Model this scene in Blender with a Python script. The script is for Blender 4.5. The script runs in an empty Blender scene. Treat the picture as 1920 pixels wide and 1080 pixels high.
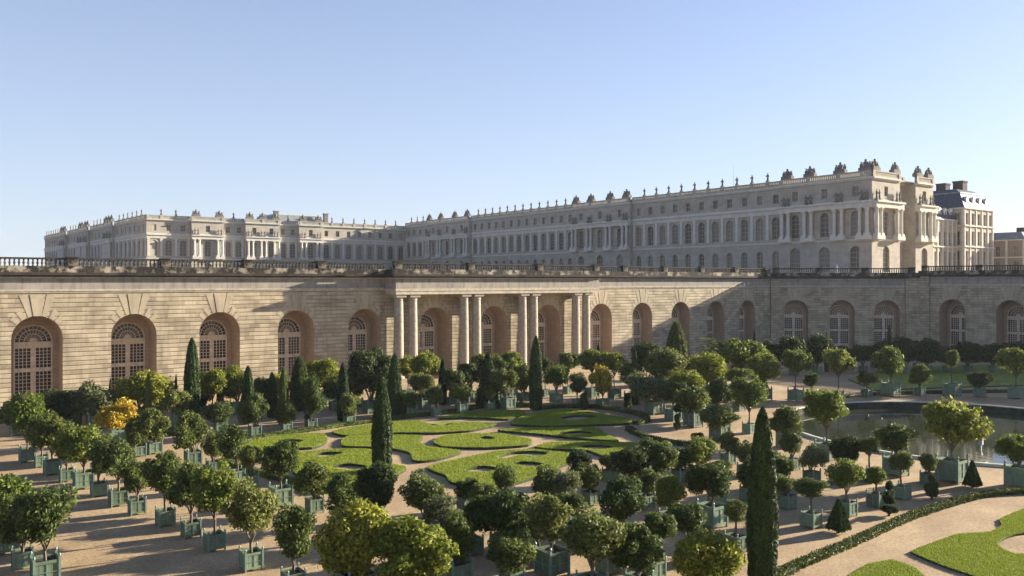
import bpy, math, random
import numpy as np
from mathutils import Vector
random.seed(7); rng = np.random.default_rng(7)
R = math.radians
sc = bpy.context.scene
COL = sc.collection
# ------------------------------------------------------------ camera, sky, sun
HC, FPX, HOR = 13.9, 1554.0, 527.0
YAW = R(36.72)
cd = bpy.data.cameras.new('camera'); cam = bpy.data.objects.new('camera', cd); COL.objects.link(cam)
cam.location = (0, 0, HC); cam.rotation_euler = (R(90), 0, -YAW)
cd.sensor_width = 36; cd.lens = FPX/1920*36; cd.shift_y = -(540-HOR)/1920; cd.clip_end = 5000
sc.camera = cam
SUN_EL, SUN_AZ = 13.8, -12.0          # azimuth from +X (east), minus = towards the viewer's side
w = bpy.data.worlds.new('World'); sc.world = w; w.use_nodes = True
nt = w.node_tree; bg = nt.nodes['Background']
sky = nt.nodes.new('ShaderNodeTexSky'); sky.sky_type = 'NISHITA'; sky.sun_disc = False
sky.sun_elevation = R(SUN_EL); sky.sun_rotation = R(90-SUN_AZ)
sky.altitude = 100; sky.air_density = 1.0; sky.dust_density = 0.6; sky.ozone_density = 2.2
hz1 = nt.nodes.new('ShaderNodeMix'); hz1.data_type = 'RGBA'; hz1.blend_type = 'MULTIPLY'; hz1.inputs[0].default_value = 1
hz1.inputs[7].default_value = (.86, .86, 1.08, 1); nt.links.new(sky.outputs[0], hz1.inputs[6])
hz2 = nt.nodes.new('ShaderNodeMix'); hz2.data_type = 'RGBA'; hz2.inputs[0].default_value = .36     # thin bright morning veil
tc_ = nt.nodes.new('ShaderNodeTexCoord'); sp_ = nt.nodes.new('ShaderNodeSeparateXYZ'); nt.links.new(tc_.outputs['Generated'], sp_.inputs[0])
_k = []
for op, a_, b_ in (('SUBTRACT', 1.0, 'z'), ('MINIMUM', 'p', 1.0), ('POWER', 'p', 2.0), ('MULTIPLY', 'p', .72)):
    q_ = nt.nodes.new('ShaderNodeMath'); q_.operation = op
    for i_, v_ in enumerate((a_, b_)):
        if v_ == 'z': nt.links.new(sp_.outputs[2], q_.inputs[i_])
        elif v_ == 'p': nt.links.new(_k[-1], q_.inputs[i_])
        else: q_.inputs[i_].default_value = v_
    _k.append(q_.outputs[0])
nt.links.new(_k[-1], hz2.inputs[0])
hz2.inputs[7].default_value = (3.9, 4.5, 5.35, 1); nt.links.new(hz1.outputs[2], hz2.inputs[6])
nt.links.new(hz2.outputs[2], bg.inputs[0]); bg.inputs[1].default_value = 0.05
sl = bpy.data.lights.new('sun', 'SUN'); so = bpy.data.objects.new('sun', sl); COL.objects.link(so)
sl.energy = 5.0; sl.angle = R(0.55); sl.color = (1.0, .90, .73)
ce, se, ca, sa = math.cos(R(SUN_EL)), math.sin(R(SUN_EL)), math.cos(R(SUN_AZ)), math.sin(R(SUN_AZ))
so.rotation_euler = Vector((-ce*ca, -ce*sa, -se)).to_track_quat('-Z', 'Y').to_euler()
sc.view_settings.view_transform = 'Standard'; sc.view_settings.look = 'None'
sc.view_settings.exposure = 1.93; sc.view_settings.gamma = 1
sc.cycles.max_bounces = 5; sc.cycles.diffuse_bounces = 3; sc.cycles.transparent_max_bounces = 4
sc.cycles.sample_clamp_indirect = 4

VX, VY = math.sin(YAW), math.cos(YAW)
def G(x, y, z=0.0):
    """ground point (metres) seen at a place of the 1920x1080 photograph"""
    Z = (HC-z)*FPX/(y-HOR); t = (x-960)/FPX
    return ((VX+VY*t)*Z, (VY-VX*t)*Z, z)
# ------------------------------------------------------------ materials
MATS = {}
def newmat(name):
    m = bpy.data.materials.new(name); m.use_nodes = True; MATS[name] = m
    n = m.node_tree; return m, n, n.nodes['Principled BSDF']
def N(n, t, **kw):
    a = n.nodes.new(t)
    for k, v in kw.items():
        if k in a.inputs: a.inputs[k].default_value = v
        else: setattr(a, k, v)
    return a
def ramp(n, fac, stops):
    r = n.nodes.new('ShaderNodeValToRGB'); el = r.color_ramp.elements
    while len(el) < len(stops): el.new(.5)
    for e, (p, c) in zip(el, stops):
        e.position = p; e.color = (*c, 1) if len(c) == 3 else c
    n.links.new(fac, r.inputs[0]); return r.outputs[0]
def mix(n, f, a, b, bt='MIX'):
    m = n.nodes.new('ShaderNodeMix'); m.data_type = 'RGBA'; m.blend_type = bt
    for i, v in ((0, f), (6, a), (7, b)):
        if isinstance(v, (int, float)): m.inputs[i].default_value = v
        elif isinstance(v, tuple): m.inputs[i].default_value = (*v, 1)
        else: n.links.new(v, m.inputs[i])
    return m.outputs[2]
def uvmap(n, scale=(1, 1, 1)):
    t = n.nodes.new('ShaderNodeTexCoord'); mp = n.nodes.new('ShaderNodeMapping'); mp.inputs['Scale'].default_value = scale
    n.links.new(t.outputs['UV'], mp.inputs[0]); return mp.outputs[0]
def ocoord(n, scale=(1, 1, 1)):
    t = n.nodes.new('ShaderNodeTexCoord'); mp = n.nodes.new('ShaderNodeMapping'); mp.inputs['Scale'].default_value = scale
    n.links.new(t.outputs['Object'], mp.inputs[0]); return mp.outputs[0]
def stone(name, c1, c2, course=.46, blockw=1.3, groove=.05, gcol=None, stain=(.10, .08, .06), stain_amt=.3, bump=.5, joint=0.0):
    m, n, b = newmat(name); uv = uvmap(n)
    br = N(n, 'ShaderNodeTexBrick'); n.links.new(uv, br.inputs['Vector'])
    br.inputs['Color1'].default_value = (*c1, 1); br.inputs['Color2'].default_value = (*c2, 1)
    br.inputs['Mortar'].default_value = (*[v*.8 for v in c1], 1); br.inputs['Scale'].default_value = 1
    br.inputs['Mortar Size'].default_value = .008; br.inputs['Mortar Smooth'].default_value = .6
    br.inputs['Brick Width'].default_value = blockw; br.inputs['Row Height'].default_value = course; br.inputs['Bias'].default_value = 0
    # horizontal grooves: distance to the course line
    sep = n.nodes.new('ShaderNodeSeparateXYZ'); n.links.new(uv, sep.inputs[0])
    def M(op, a, b_=None):
        q = n.nodes.new('ShaderNodeMath'); q.operation = op
        for k, v in enumerate((a, b_)):
            if v is None: continue
            if isinstance(v, (int, float)): q.inputs[k].default_value = v
            else: n.links.new(v, q.inputs[k])
        return q.outputs[0]
    fr_ = M('FRACT', M('DIVIDE', sep.outputs[1], course)); dd = M('MULTIPLY', M('MINIMUM', fr_, M('SUBTRACT', 1.0, fr_)), course)
    gm = M('MINIMUM', M('DIVIDE', dd, groove), 1.0)            # 0 in the groove, 1 on the block
    no = N(n, 'ShaderNodeTexNoise', Scale=.30, Detail=6.0, Roughness=.65); n.links.new(uv, no.inputs['Vector'])
    f = ramp(n, no.outputs[0], [(.35, (0, 0, 0)), (.7, (1, 1, 1))])
    st = N(n, 'ShaderNodeTexNoise', Scale=1.0, Detail=5.0, Roughness=.7)
    n.links.new(uvmap(n, (1.6, .22, 1)), st.inputs['Vector'])
    fs = ramp(n, st.outputs[0], [(.48, (0, 0, 0)), (.72, (stain_amt,)*3)])
    c = mix(n, .42, br.outputs[0], mix(n, f, tuple(v*.74 for v in c1), tuple(min(1, v*1.12) for v in c2)))
    c = mix(n, fs, c, stain)
    c = mix(n, M('MULTIPLY', M('SUBTRACT', 1.0, gm), .45), c, gcol or tuple(v*.38 for v in c1))
    n.links.new(c, b.inputs['Base Color']); b.inputs['Roughness'].default_value = .9
    b.inputs['Specular IOR Level'].default_value = .2
    fine = N(n, 'ShaderNodeTexNoise', Scale=5.0, Detail=5.0, Roughness=.65); n.links.new(uv, fine.inputs['Vector'])
    hgt = M('ADD', M('MULTIPLY', fine.outputs[0], .30), gm)
    bp = n.nodes.new('ShaderNodeBump'); bp.inputs['Strength'].default_value = bump; bp.inputs['Distance'].default_value = .06
    n.links.new(hgt, bp.inputs['Height']); n.links.new(bp.outputs[0], b.inputs['Normal'])
    return m
def mottled(name, c1, c2, scale=.8, c3=None, lo=.38, hi=.62, bump=.3, bs=8, rough=.9):
    m, n, b = newmat(name); oc = ocoord(n)
    a = N(n, 'ShaderNodeTexNoise', Scale=scale, Detail=8.0, Roughness=.68); n.links.new(oc, a.inputs['Vector'])
    c = ramp(n, a.outputs[0], [(lo, c1), (hi, c2)])
    if c3:
        a2 = N(n, 'ShaderNodeTexNoise', Scale=scale*.23, Detail=5.0); n.links.new(oc, a2.inputs['Vector'])
        c = mix(n, ramp(n, a2.outputs[0], [(.45, (0, 0, 0)), (.62, (1, 1, 1))]), c, c3)
    n.links.new(c, b.inputs['Base Color']); b.inputs['Roughness'].default_value = rough
    b.inputs['Specular IOR Level'].default_value = .2
    f = N(n, 'ShaderNodeTexNoise', Scale=bs, Detail=5.0); n.links.new(oc, f.inputs['Vector'])
    bp = n.nodes.new('ShaderNodeBump'); bp.inputs['Strength'].default_value = bump; bp.inputs['Distance'].default_value = .05
    n.links.new(f.outputs[0], bp.inputs['Height']); n.links.new(bp.outputs[0], b.inputs['Normal'])
    return m
def leafmat(name, dark, light, tip, trans=.4):
    m, n, b = newmat(name); oi = n.nodes.new('ShaderNodeObjectInfo')
    gi = n.nodes.new('ShaderNodeNewGeometry')
    c = ramp(n, gi.outputs['Random Per Island'], [(0.0, dark), (.55, light), (.92, tip)])
    hs = n.nodes.new('ShaderNodeHueSaturation')
    mr = n.nodes.new('ShaderNodeMapRange'); n.links.new(oi.outputs['Random'], mr.inputs[0]); mr.inputs[3].default_value = .488; mr.inputs[4].default_value = .528
    n.links.new(mr.outputs[0], hs.inputs['Hue'])
    mv = n.nodes.new('ShaderNodeMapRange'); n.links.new(oi.outputs['Random'], mv.inputs[0]); mv.inputs[3].default_value = 1.25; mv.inputs[4].default_value = .75
    n.links.new(mv.outputs[0], hs.inputs['Value']); n.links.new(c, hs.inputs['Color'])
    n.links.new(hs.outputs[0], b.inputs['Base Color']); b.inputs['Roughness'].default_value = .6; b.inputs['Specular IOR Level'].default_value = .18
    tr = n.nodes.new('ShaderNodeBsdfTranslucent'); n.links.new(hs.outputs[0], tr.inputs[0])
    mx = n.nodes.new('ShaderNodeMixShader'); mx.inputs[0].default_value = trans
    n.links.new(b.outputs[0], mx.inputs[1]); n.links.new(tr.outputs[0], mx.inputs[2])
    n.links.new(mx.outputs[0], n.nodes['Material Output'].inputs[0]); return m
def plain(name, c, rough=.6, metal=0, spec=.4, vary=0):
    m, n, b = newmat(name); oc = ocoord(n)
    a = N(n, 'ShaderNodeTexNoise', Scale=3.0, Detail=5.0); n.links.new(oc, a.inputs['Vector'])
    co = ramp(n, a.outputs[0], [(.3, tuple(v*.75 for v in c)), (.7, tuple(min(1, v*1.2) for v in c))])
    if vary:
        oi = n.nodes.new('ShaderNodeObjectInfo'); hs = n.nodes.new('ShaderNodeHueSaturation'); mr = n.nodes.new('ShaderNodeMapRange')
        n.links.new(oi.outputs['Random'], mr.inputs[0]); mr.inputs[3].default_value = 1-vary*.6; mr.inputs[4].default_value = 1+vary
        n.links.new(mr.outputs[0], hs.inputs['Value']); n.links.new(co, hs.inputs['Color']); co = hs.outputs[0]
    n.links.new(co, b.inputs['Base Color'])
    b.inputs['Roughness'].default_value = rough; b.inputs['Metallic'].default_value = metal; b.inputs['Specular IOR Level'].default_value = spec
    return m
M_WALL = stone('orangerie_ashlar', (.27, .22, .15), (.56, .465, .325), course=.50, blockw=1.3, groove=.075, stain_amt=.45, bump=.9)
M_VOUS = stone('voussoir_stone', (.38, .315, .22), (.49, .41, .29), course=3.0, blockw=.6, groove=.01, stain_amt=.3, bump=.3)
M_SMOOTH = stone('frieze_stone', (.27, .245, .21), (.36, .325, .275), course=.62, blockw=1.9, groove=.015, stain_amt=.7, bump=.4)
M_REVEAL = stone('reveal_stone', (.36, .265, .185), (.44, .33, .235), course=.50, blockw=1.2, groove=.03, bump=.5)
M_BAND = mottled('band_stone', (.36, .31, .24), (.52, .45, .35), scale=1.5)
M_COL = mottled('column_stone', (.26, .22, .175), (.37, .32, .255), scale=1.6)
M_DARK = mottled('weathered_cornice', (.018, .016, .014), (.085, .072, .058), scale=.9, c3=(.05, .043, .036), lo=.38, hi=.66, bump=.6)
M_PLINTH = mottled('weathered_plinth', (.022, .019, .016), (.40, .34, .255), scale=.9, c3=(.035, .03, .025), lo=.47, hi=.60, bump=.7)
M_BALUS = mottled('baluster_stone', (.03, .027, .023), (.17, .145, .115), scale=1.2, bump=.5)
M_PAL = stone('palace_stone', (.355, .315, .255), (.45, .41, .34), course=.6, blockw=1.6, groove=.02, stain_amt=.25, bump=.4)
M_PALT = mottled('palace_trim', (.50, .47, .405), (.61, .58, .51), scale=.7)
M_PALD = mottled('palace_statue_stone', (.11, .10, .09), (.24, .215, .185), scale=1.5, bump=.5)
M_SLATE = mottled('slate_roof', (.035, .045, .07), (.065, .08, .115), scale=2.5, rough=.55)
M_LEAD = mottled('lead_roof', (.16, .175, .19), (.25, .265, .28), scale=1.2, rough=.5)
M_CHIM = mottled('brick_chimney', (.045, .035, .032), (.085, .06, .05), scale=2)
M_BRICK = mottled('brick_infill', (.24, .19, .15), (.30, .245, .195), scale=2)
M_WOOD = plain('window_wood', (.60, .49, .365), .6)
M_PWOOD = plain('palace_window_wood', (.42, .36, .29), .6)
M_GLASS = plain('window_glass', (.035, .035, .045), .12, spec=.6)
M_PGLASS = plain('palace_window_glass', (.125, .105, .082), .4, spec=.3, vary=.8)  # random brightness per window paints uneven reflections into the glass colour
M_PLANT = plain('planter_green_wood', (.135, .18, .115), .7, 0, .2, .4)
M_POST = plain('planter_post', (.165, .23, .18), .5)
M_SOIL = plain('soil', (.035, .025, .018), .95)
M_BARK = plain('bark', (.13, .10, .075), .9)
M_MARB = plain('marble', (.70, .68, .63), .5)
M_METAL = plain('grey_metal', (.18, .18, .18), .4, .6)
M_EDGE = mottled('lawn_edge', (.02, .03, .012), (.05, .065, .025), scale=4)
M_TURF = mottled('turf', (.14, .16, .028), (.27, .29, .045), scale=1.1, bs=20, bump=.6)
M_BASINSHADE = mottled('basin_wall_shade', (.02, .022, .018), (.06, .06, .045), scale=1.5)  # dark inner side of the basin: its shade is painted into the colour
M_RIM = mottled('basin_rim_stone', (.42, .42, .32), (.56, .55, .44), scale=1.5)
L = {
 'd': leafmat('leaf_dark', (.044, .062, .014), (.085, .112, .024), (.150, .175, .045)),
 'm': leafmat('leaf_mid', (.060, .075, .017), (.115, .138, .031), (.20, .22, .062)),
 'c': leafmat('leaf_citrus', (.070, .090, .014), (.145, .178, .028), (.25, .27, .052)),
 'y': leafmat('leaf_yellow', (.085, .100, .014), (.175, .195, .025), (.30, .31, .045)),
 'o': leafmat('leaf_olive', (.072, .080, .032), (.145, .160, .062), (.25, .26, .115)),
 'g': leafmat('leaf_gold', (.13, .12, .016), (.36, .27, .022), (.58, .44, .05)),
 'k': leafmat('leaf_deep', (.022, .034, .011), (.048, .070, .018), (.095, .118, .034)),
 'cy': leafmat('leaf_cypress', (.010, .022, .006), (.030, .055, .012), (.075, .115, .022), .12),
 'cb': leafmat('leaf_bright_cypress', (.05, .07, .012), (.12, .15, .025), (.20, .23, .05), .2),
 'h': leafmat('leaf_hedge', (.025, .038, .010), (.065, .085, .018), (.13, .16, .035), .2),
 'gr': leafmat('grass_blade', (.20, .235, .020), (.29, .325, .030), (.37, .385, .048), .35),
}
# gravel
m, n, b = newmat('gravel'); oc = ocoord(n)
a = N(n, 'ShaderNodeTexNoise', Scale=.22, Detail=9.0, Roughness=.72); n.links.new(oc, a.inputs['Vector'])
a2 = N(n, 'ShaderNodeTexNoise', Scale=5.0, Detail=8.0, Roughness=.85); n.links.new(oc, a2.inputs['Vector'])
c1 = ramp(n, a.outputs[0], [(.3, (.30, .207, .118)), (.68, (.54, .395, .235))])
c2 = ramp(n, a2.outputs[0], [(.33, (.48, .45, .43)), (.5, (.9, .9, .9)), (.7, (1.25, 1.23, 1.2))])
n.links.new(mix(n, 1.0, c1, c2, 'MULTIPLY'), b.inputs['Base Color']); b.inputs['Roughness'].default_value = .95; b.inputs['Specular IOR Level'].default_value = .15
a3 = N(n, 'ShaderNodeTexNoise', Scale=14.0, Detail=4.0); n.links.new(oc, a3.inputs['Vector'])
bp = n.nodes.new('ShaderNodeBump'); bp.inputs['Strength'].default_value = .6; bp.inputs['Distance'].default_value = .04
n.links.new(a3.outputs[0], bp.inputs['Height']); n.links.new(bp.outputs[0], b.inputs['Normal'])
M_GRAVEL = m
m, n, b = newmat('basin_water'); b.inputs['Base Color'].default_value = (.035, .042, .026, 1); b.inputs['Roughness'].default_value = .04; b.inputs['IOR'].default_value = 1.33; b.inputs['Specular IOR Level'].default_value = .32
oc = ocoord(n); a = N(n, 'ShaderNodeTexNoise', Scale=1.6, Detail=3.0); n.links.new(oc, a.inputs['Vector'])
bp = n.nodes.new('ShaderNodeBump'); bp.inputs['Strength'].default_value = .06; bp.inputs['Distance'].default_value = .05
n.links.new(a.outputs[0], bp.inputs['Height']); n.links.new(bp.outputs[0], b.inputs['Normal']); M_WATER = m
# ------------------------------------------------------------ mesh helpers
class MB:
    def __init__(s): s.v = []; s.f = []; s.uv = []; s.mi = []
    def quad(s, *p, uv=None, mi=0):
        i = len(s.v); s.v += [tuple(q) for q in p]; s.f.append(tuple(range(i, i+len(p))))
        s.uv += list(uv) if uv else [(q[0]+q[1], q[2]) for q in p]; s.mi.append(mi)
    def box(s, x0, x1, y0, y1, z0, z1, mi=0, taper=0):
        t = taper
        a = [(x0, y0, z0), (x1, y0, z0), (x1, y1, z0), (x0, y1, z0), (x0+t, y0+t, z1), (x1-t, y0+t, z1), (x1-t, y1-t, z1), (x0+t, y1-t, z1)]
        for q in ((0, 1, 5, 4), (1, 2, 6, 5), (2, 3, 7, 6), (3, 0, 4, 7), (4, 5, 6, 7), (3, 2, 1, 0)): s.quad(*[a[k] for k in q], mi=mi)
    def lathe(s, prof, cx=0, cy=0, n=12, mi=0, sx=1, sy=1):
        for (r0, z0), (r1, z1) in zip(prof, prof[1:]):
            for k in range(n):
                a0, a1 = 2*math.pi*k/n, 2*math.pi*(k+1)/n
                P = lambda r, a, z: (cx+r*math.cos(a)*sx, cy+r*math.sin(a)*sy, z)
                if r1 < 1e-5: s.quad(P(r0, a0, z0), P(r0, a1, z0), P(0, 0, z1), mi=mi)
                elif r0 < 1e-5: s.quad(P(0, 0, z0), P(r1, a1, z1), P(r1, a0, z1), mi=mi)
                else: s.quad(P(r0, a0, z0), P(r0, a1, z0), P(r1, a1, z1), P(r1, a0, z1), mi=mi)
    def tube(s, p0, p1, r0, r1, n=6, mi=0):
        p0, p1 = Vector(p0), Vector(p1); d = (p1-p0).normalized()
        u = d.orthogonal().normalized(); v = d.cross(u)
        for k in range(n):
            a0, a1 = 2*math.pi*k/n, 2*math.pi*(k+1)/n
            o = lambda a: u*math.cos(a)+v*math.sin(a)
            s.quad(p0+o(a0)*r0, p0+o(a1)*r0, p1+o(a1)*r1, p1+o(a0)*r1, mi=mi)
    def mesh(s, name, *mats, smooth=False):
        me = bpy.data.meshes.new(name); me.from_pydata(s.v, [], s.f)
        for m_ in mats: me.materials.append(m_)
        ul = me.uv_layers.new(name='UVMap')
        ul.data.foreach_set('uv', np.array(s.uv, 'f').ravel())
        me.polygons.foreach_set('material_index', s.mi)
        if smooth: me.polygons.foreach_set('use_smooth', [True]*len(s.f))
        me.update(); return me
def obj(name, me, parent=None, loc=(0, 0, 0), rz=0, scale=None):
    o = bpy.data.objects.new(name, me); COL.objects.link(o); o.location = loc; o.rotation_euler = (0, 0, rz)
    if scale is not None: o.scale = scale
    if parent is not None: o.parent = parent
    return o
def thing(name, label, cat, loc=(0, 0, 0), rz=0, group=None, me=None):
    o = obj(name, me, None, loc, rz); o['label'] = label; o['category'] = cat
    if group: o['group'] = group
    return o
def structure(name, me, loc=(0, 0, 0)):
    o = obj(name, me, None, loc); o['kind'] = 'structure'; return o
class Frame:
    """a facade line seen from outside: s runs left to right, o is how far out"""
    def __init__(s, A, B):
        s.A = A; d = (B[0]-A[0], B[1]-A[1]); s.L = math.hypot(*d); s.u = (d[0]/s.L, d[1]/s.L)
        s.n = (s.u[1], -s.u[0]); s.rz = math.atan2(s.u[1], s.u[0])
    def loc(s, a, o=0, z=0): return (s.A[0]+s.u[0]*a+s.n[0]*o, s.A[1]+s.u[1]*a+s.n[1]*o, z)
# local facade coordinates: x = along, y = -outward, z = up
def opening_wall(mb, x0, x1, z0, z1, ops, depth=.5, y=0.0, mi=0, mr=0, uo=0):
    """wall panel at y with openings (c, halfwidth, zbottom, zspring, arch) and reveals of the given depth"""
    def q(a, b, c_, d, k=mi): mb.quad(*[(p[0], y, p[1]) for p in (a, b, c_, d)], uv=[(p[0]+uo, p[1]) for p in (a, b, c_, d)], mi=k)
    xs = sorted(set(round(o[0], 4) for o in ops)); cur = x0
    for c in xs:
        col = sorted([o for o in ops if abs(o[0]-c) < 1e-3], key=lambda o: o[2])
        w_ = max(o[1] for o in col)
        if c-w_ > cur: q((cur, z0), (c-w_, z0), (c-w_, z1), (cur, z1))
        zc = z0
        for i, (_, hw, zb, zs, ar) in enumerate(col):
            zt = col[i+1][2] if i+1 < len(col) else z1      # top of this opening's strip
            if zb > zc: q((c-w_, zc), (c+w_, zc), (c+w_, zb), (c-w_, zb))
            if hw < w_-1e-4:
                q((c-w_, zb), (c-hw, zb), (c-hw, zt), (c-w_, zt)); q((c+hw, zb), (c+w_, zb), (c+w_, zt), (c+hw, zt))
            pts = [(c-hw, zs), (c+hw, zs)] if not ar else [(c-hw*math.cos(math.pi*k/14), zs+hw*ar*math.sin(math.pi*k/14)) for k in range(15)]
            for p, p2 in zip(pts, pts[1:]): q(p, p2, (p2[0], zt), (p[0], zt))
            out = [(c-hw, zb)]+pts+[(c+hw, zb)]
            for p, p2 in zip(out, out[1:]):
                mb.quad((p[0], y, p[1]), (p2[0], y, p2[1]), (p2[0], y+depth, p2[1]), (p[0], y+depth, p[1]),
                        uv=[(0, p[1]), (0, p2[1]), (depth, p2[1]), (depth, p[1])] if abs(p[0]-p2[0]) < .02 else [(p[0], 0), (p2[0], 0), (p2[0], depth), (p[0], depth)], mi=mr)
            if zb > z0: mb.quad((c-hw, y, zb), (c-hw, y+depth, zb), (c+hw, y+depth, zb), (c+hw, y, zb), mi=mr)
            zc = zt
        cur = c+w_
    if cur < x1: q((cur, z0), (x1, z0), (x1, z1), (cur, z1))

# ------------------------------------------------------------ setting: ground, terrace
mb = MB(); BC, BR = (81.0, 36.5), 16.8
N_ = 64
ring = [(BC[0]+BR*math.cos(2*math.pi*k/N_), BC[1]+BR*math.sin(2*math.pi*k/N_)) for k in range(N_)]
big = [(BC[0]+3000*math.cos(2*math.pi*k/N_), BC[1]+3000*math.sin(2*math.pi*k/N_)) for k in range(N_)]
for k in range(N_):
    j = (k+1) % N_
    mb.quad((*ring[k], 0), (*big[k], 0), (*big[j], 0), (*ring[j], 0))
structure('ground', mb.mesh('ground', M_GRAVEL))
mb = MB(); mb.quad(*[(x, y, -.55) for x, y in ring]); structure('water', mb.mesh('water', M_WATER))
mb = MB()
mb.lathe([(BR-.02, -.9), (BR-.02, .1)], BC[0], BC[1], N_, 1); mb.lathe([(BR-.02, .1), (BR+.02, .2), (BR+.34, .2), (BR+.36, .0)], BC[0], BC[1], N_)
bs = thing('basin_rim', 'pale round stone rim of the water basin at right', 'basin', me=mb.mesh('basin_rim', M_RIM, M_BASINSHADE))
mb = MB(); poly = [(-300, 107.8), (144.3, 107.8), (166.8, 85.3), (166.8, -60), (900, -60), (900, 1500), (-300, 1500)]
mb.quad(*[(x, y, 15.0) for x, y in poly])
for a, b_ in zip(poly, poly[1:]+poly[:1]): mb.quad((*a, -1), (*b_, -1), (*b_, 15), (*a, 15))
structure('terrace', mb.mesh('terrace', M_GRAVEL))

# ------------------------------------------------------------ orangerie
ora = thing('orangerie_building', 'long sandy stone arcade wall with tall arched windows and column portico', 'building', (0, 103, 0))
FM = Frame((0, 103), (142, 103)); FCt = Frame((142, 103), (162, 83)); FW = Frame((162, 83), (162, -20))
RR, RW, SPR, DEP = 2.45, 1.9, 7.65, 3.3
def part(name, me, fr, s=0, o=0, z=0, parent=ora, scale=None):
    l = fr.loc(s, o, z); p = parent.location
    return obj(name, me, parent, (l[0]-p[0], l[1]-p[1], l[2]-p[2]), fr.rz, scale)
def ora_wall(x0, x1, ops, zl=0.0, DEP=DEP):
    mb = MB(); o_ = [(c, RR, -.0, SPR+zl, 1) for c in ops]
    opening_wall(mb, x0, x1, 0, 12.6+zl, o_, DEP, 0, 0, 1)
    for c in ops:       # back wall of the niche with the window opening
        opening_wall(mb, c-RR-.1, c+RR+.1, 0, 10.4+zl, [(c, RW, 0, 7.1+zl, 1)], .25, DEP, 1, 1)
        for k in range(-3, 4):   # raised voussoirs
            a0, a1 = math.pi/2-k*.27-.085, math.pi/2-k*.27+.085
            if k == 0: a0, a1 = math.pi/2-.15, math.pi/2+.15
            ro = (12.45-SPR)/math.sin(math.pi/2-k*.27) if abs(k) < 2 else RR+1.25-.12*abs(k)
            ri = RR+.02
            P = [(c+ri*math.cos(a1), SPR+zl+ri*math.sin(a1)), (c+ri*math.cos(a0), SPR+zl+ri*math.sin(a0)), (c+ro*math.cos(a0), SPR+zl+ro*math.sin(a0)), (c+ro*math.cos(a1), SPR+zl+ro*math.sin(a1))]
            P = [(p[0], min(p[1], 12.5+zl)) for p in P]
            pr = -.02 if k else -.05
            mb.quad(*[(p[0], pr, p[1]) for p in P], uv=P, mi=3)
            for a, b_ in zip(P, P[1:]+P[:1]): mb.quad((a[0], 0, a[1]), (b_[0], 0, b_[1]), (b_[0], pr, b_[1]), (a[0], pr, a[1]), mi=2)
    mb.box(x0, x1, .3, DEP+.2, 12.7+zl, 15.0+zl, mi=2)
    return mb.mesh('wall', M_WALL, M_REVEAL, M_BAND, M_VOUS)
def ora_trim(x0, x1, zl=0.0, e0=0, e1=0):
    mb = MB()
    mb.box(x0-e0, x1+e1, -.10, .3, 12.6+zl, 12.78+zl, 0); mb.box(x0-e0, x1+e1, -.18, .3, 12.78+zl, 12.98+zl, 0)
    mb.box(x0-e0, x1+e1, -.04, .3, 12.98+zl, 14.2+zl, 1)
    mb.box(x0-e0, x1+e1, -.22, .3, 14.2+zl, 14.38+zl, 0)
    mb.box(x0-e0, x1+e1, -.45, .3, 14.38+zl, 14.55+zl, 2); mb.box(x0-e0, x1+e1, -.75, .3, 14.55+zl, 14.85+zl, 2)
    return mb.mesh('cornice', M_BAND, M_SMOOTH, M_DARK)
def plinth(x0, x1, zl=0):
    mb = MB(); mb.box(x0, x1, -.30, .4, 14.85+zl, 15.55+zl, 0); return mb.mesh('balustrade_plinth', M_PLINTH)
_bal = {}
def baluster_run(length):
    k = round(length, 2)
    if k in _bal: return _bal[k]
    mb = MB(); n = max(3, int(length/.42)); 
    for i in range(n):
        x = length*(i+.5)/n
        mb.lathe([(.11, 0), (.11, .07), (.06, .12), (.14, .34), (.065, .55), (.10, .66), (.10, .72)], x, 0, 6, 0)
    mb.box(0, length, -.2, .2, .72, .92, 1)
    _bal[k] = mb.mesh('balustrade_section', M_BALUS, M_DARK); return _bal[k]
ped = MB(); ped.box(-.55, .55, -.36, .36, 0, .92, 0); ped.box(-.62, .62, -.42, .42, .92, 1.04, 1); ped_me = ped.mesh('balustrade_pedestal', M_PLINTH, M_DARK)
def balustrade(fr, x0, x1, peds, zl=0, o=-.02):
    part('balustrade_plinth', plinth(x0, x1, zl), fr, 0, o)
    pts = sorted([p for p in peds if x0 <= p <= x1])
    for p in pts: part('balustrade_pedestal', ped_me, fr, p, o, 15.55+zl)
    ends = [x0]+pts+[x1]
    for a, b_ in zip(ends, ends[1:]):
        s0 = a+(.55 if a in pts else 0); s1 = b_-(.55 if b_ in pts else 0)
        if s1-s0 > .8: part('balustrade_section', baluster_run(s1-s0), fr, s0, o, 15.55+zl)
PX0, PX1 = 54.8, 92.2
main_ops_l = [2.7, 12.5, 22.3, 32.1, 41.9, 51.7]; main_ops_p = [62.9, 73.5, 84.1]; main_ops_r = [95.6, 105.4, 115.3, 125.1, 134.6]
part('wall', ora_wall(-25, PX0, main_ops_l), FM); part('wall', ora_wall(PX0, PX1, main_ops_p), FM); part('wall', ora_wall(PX1, 142, main_ops_r, 0, 2.3), FM)
part('cornice', ora_trim(-25, PX0), FM); part('cornice', ora_trim(PX1, 142), FM)
balustrade(FM, -25, PX0, [-13.5, -3.7, 6.1, 15.9, 25.7, 35.5, 45.3]); balustrade(FM, PX1, 142, [101, 111, 121, 131, 140.5])
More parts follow.
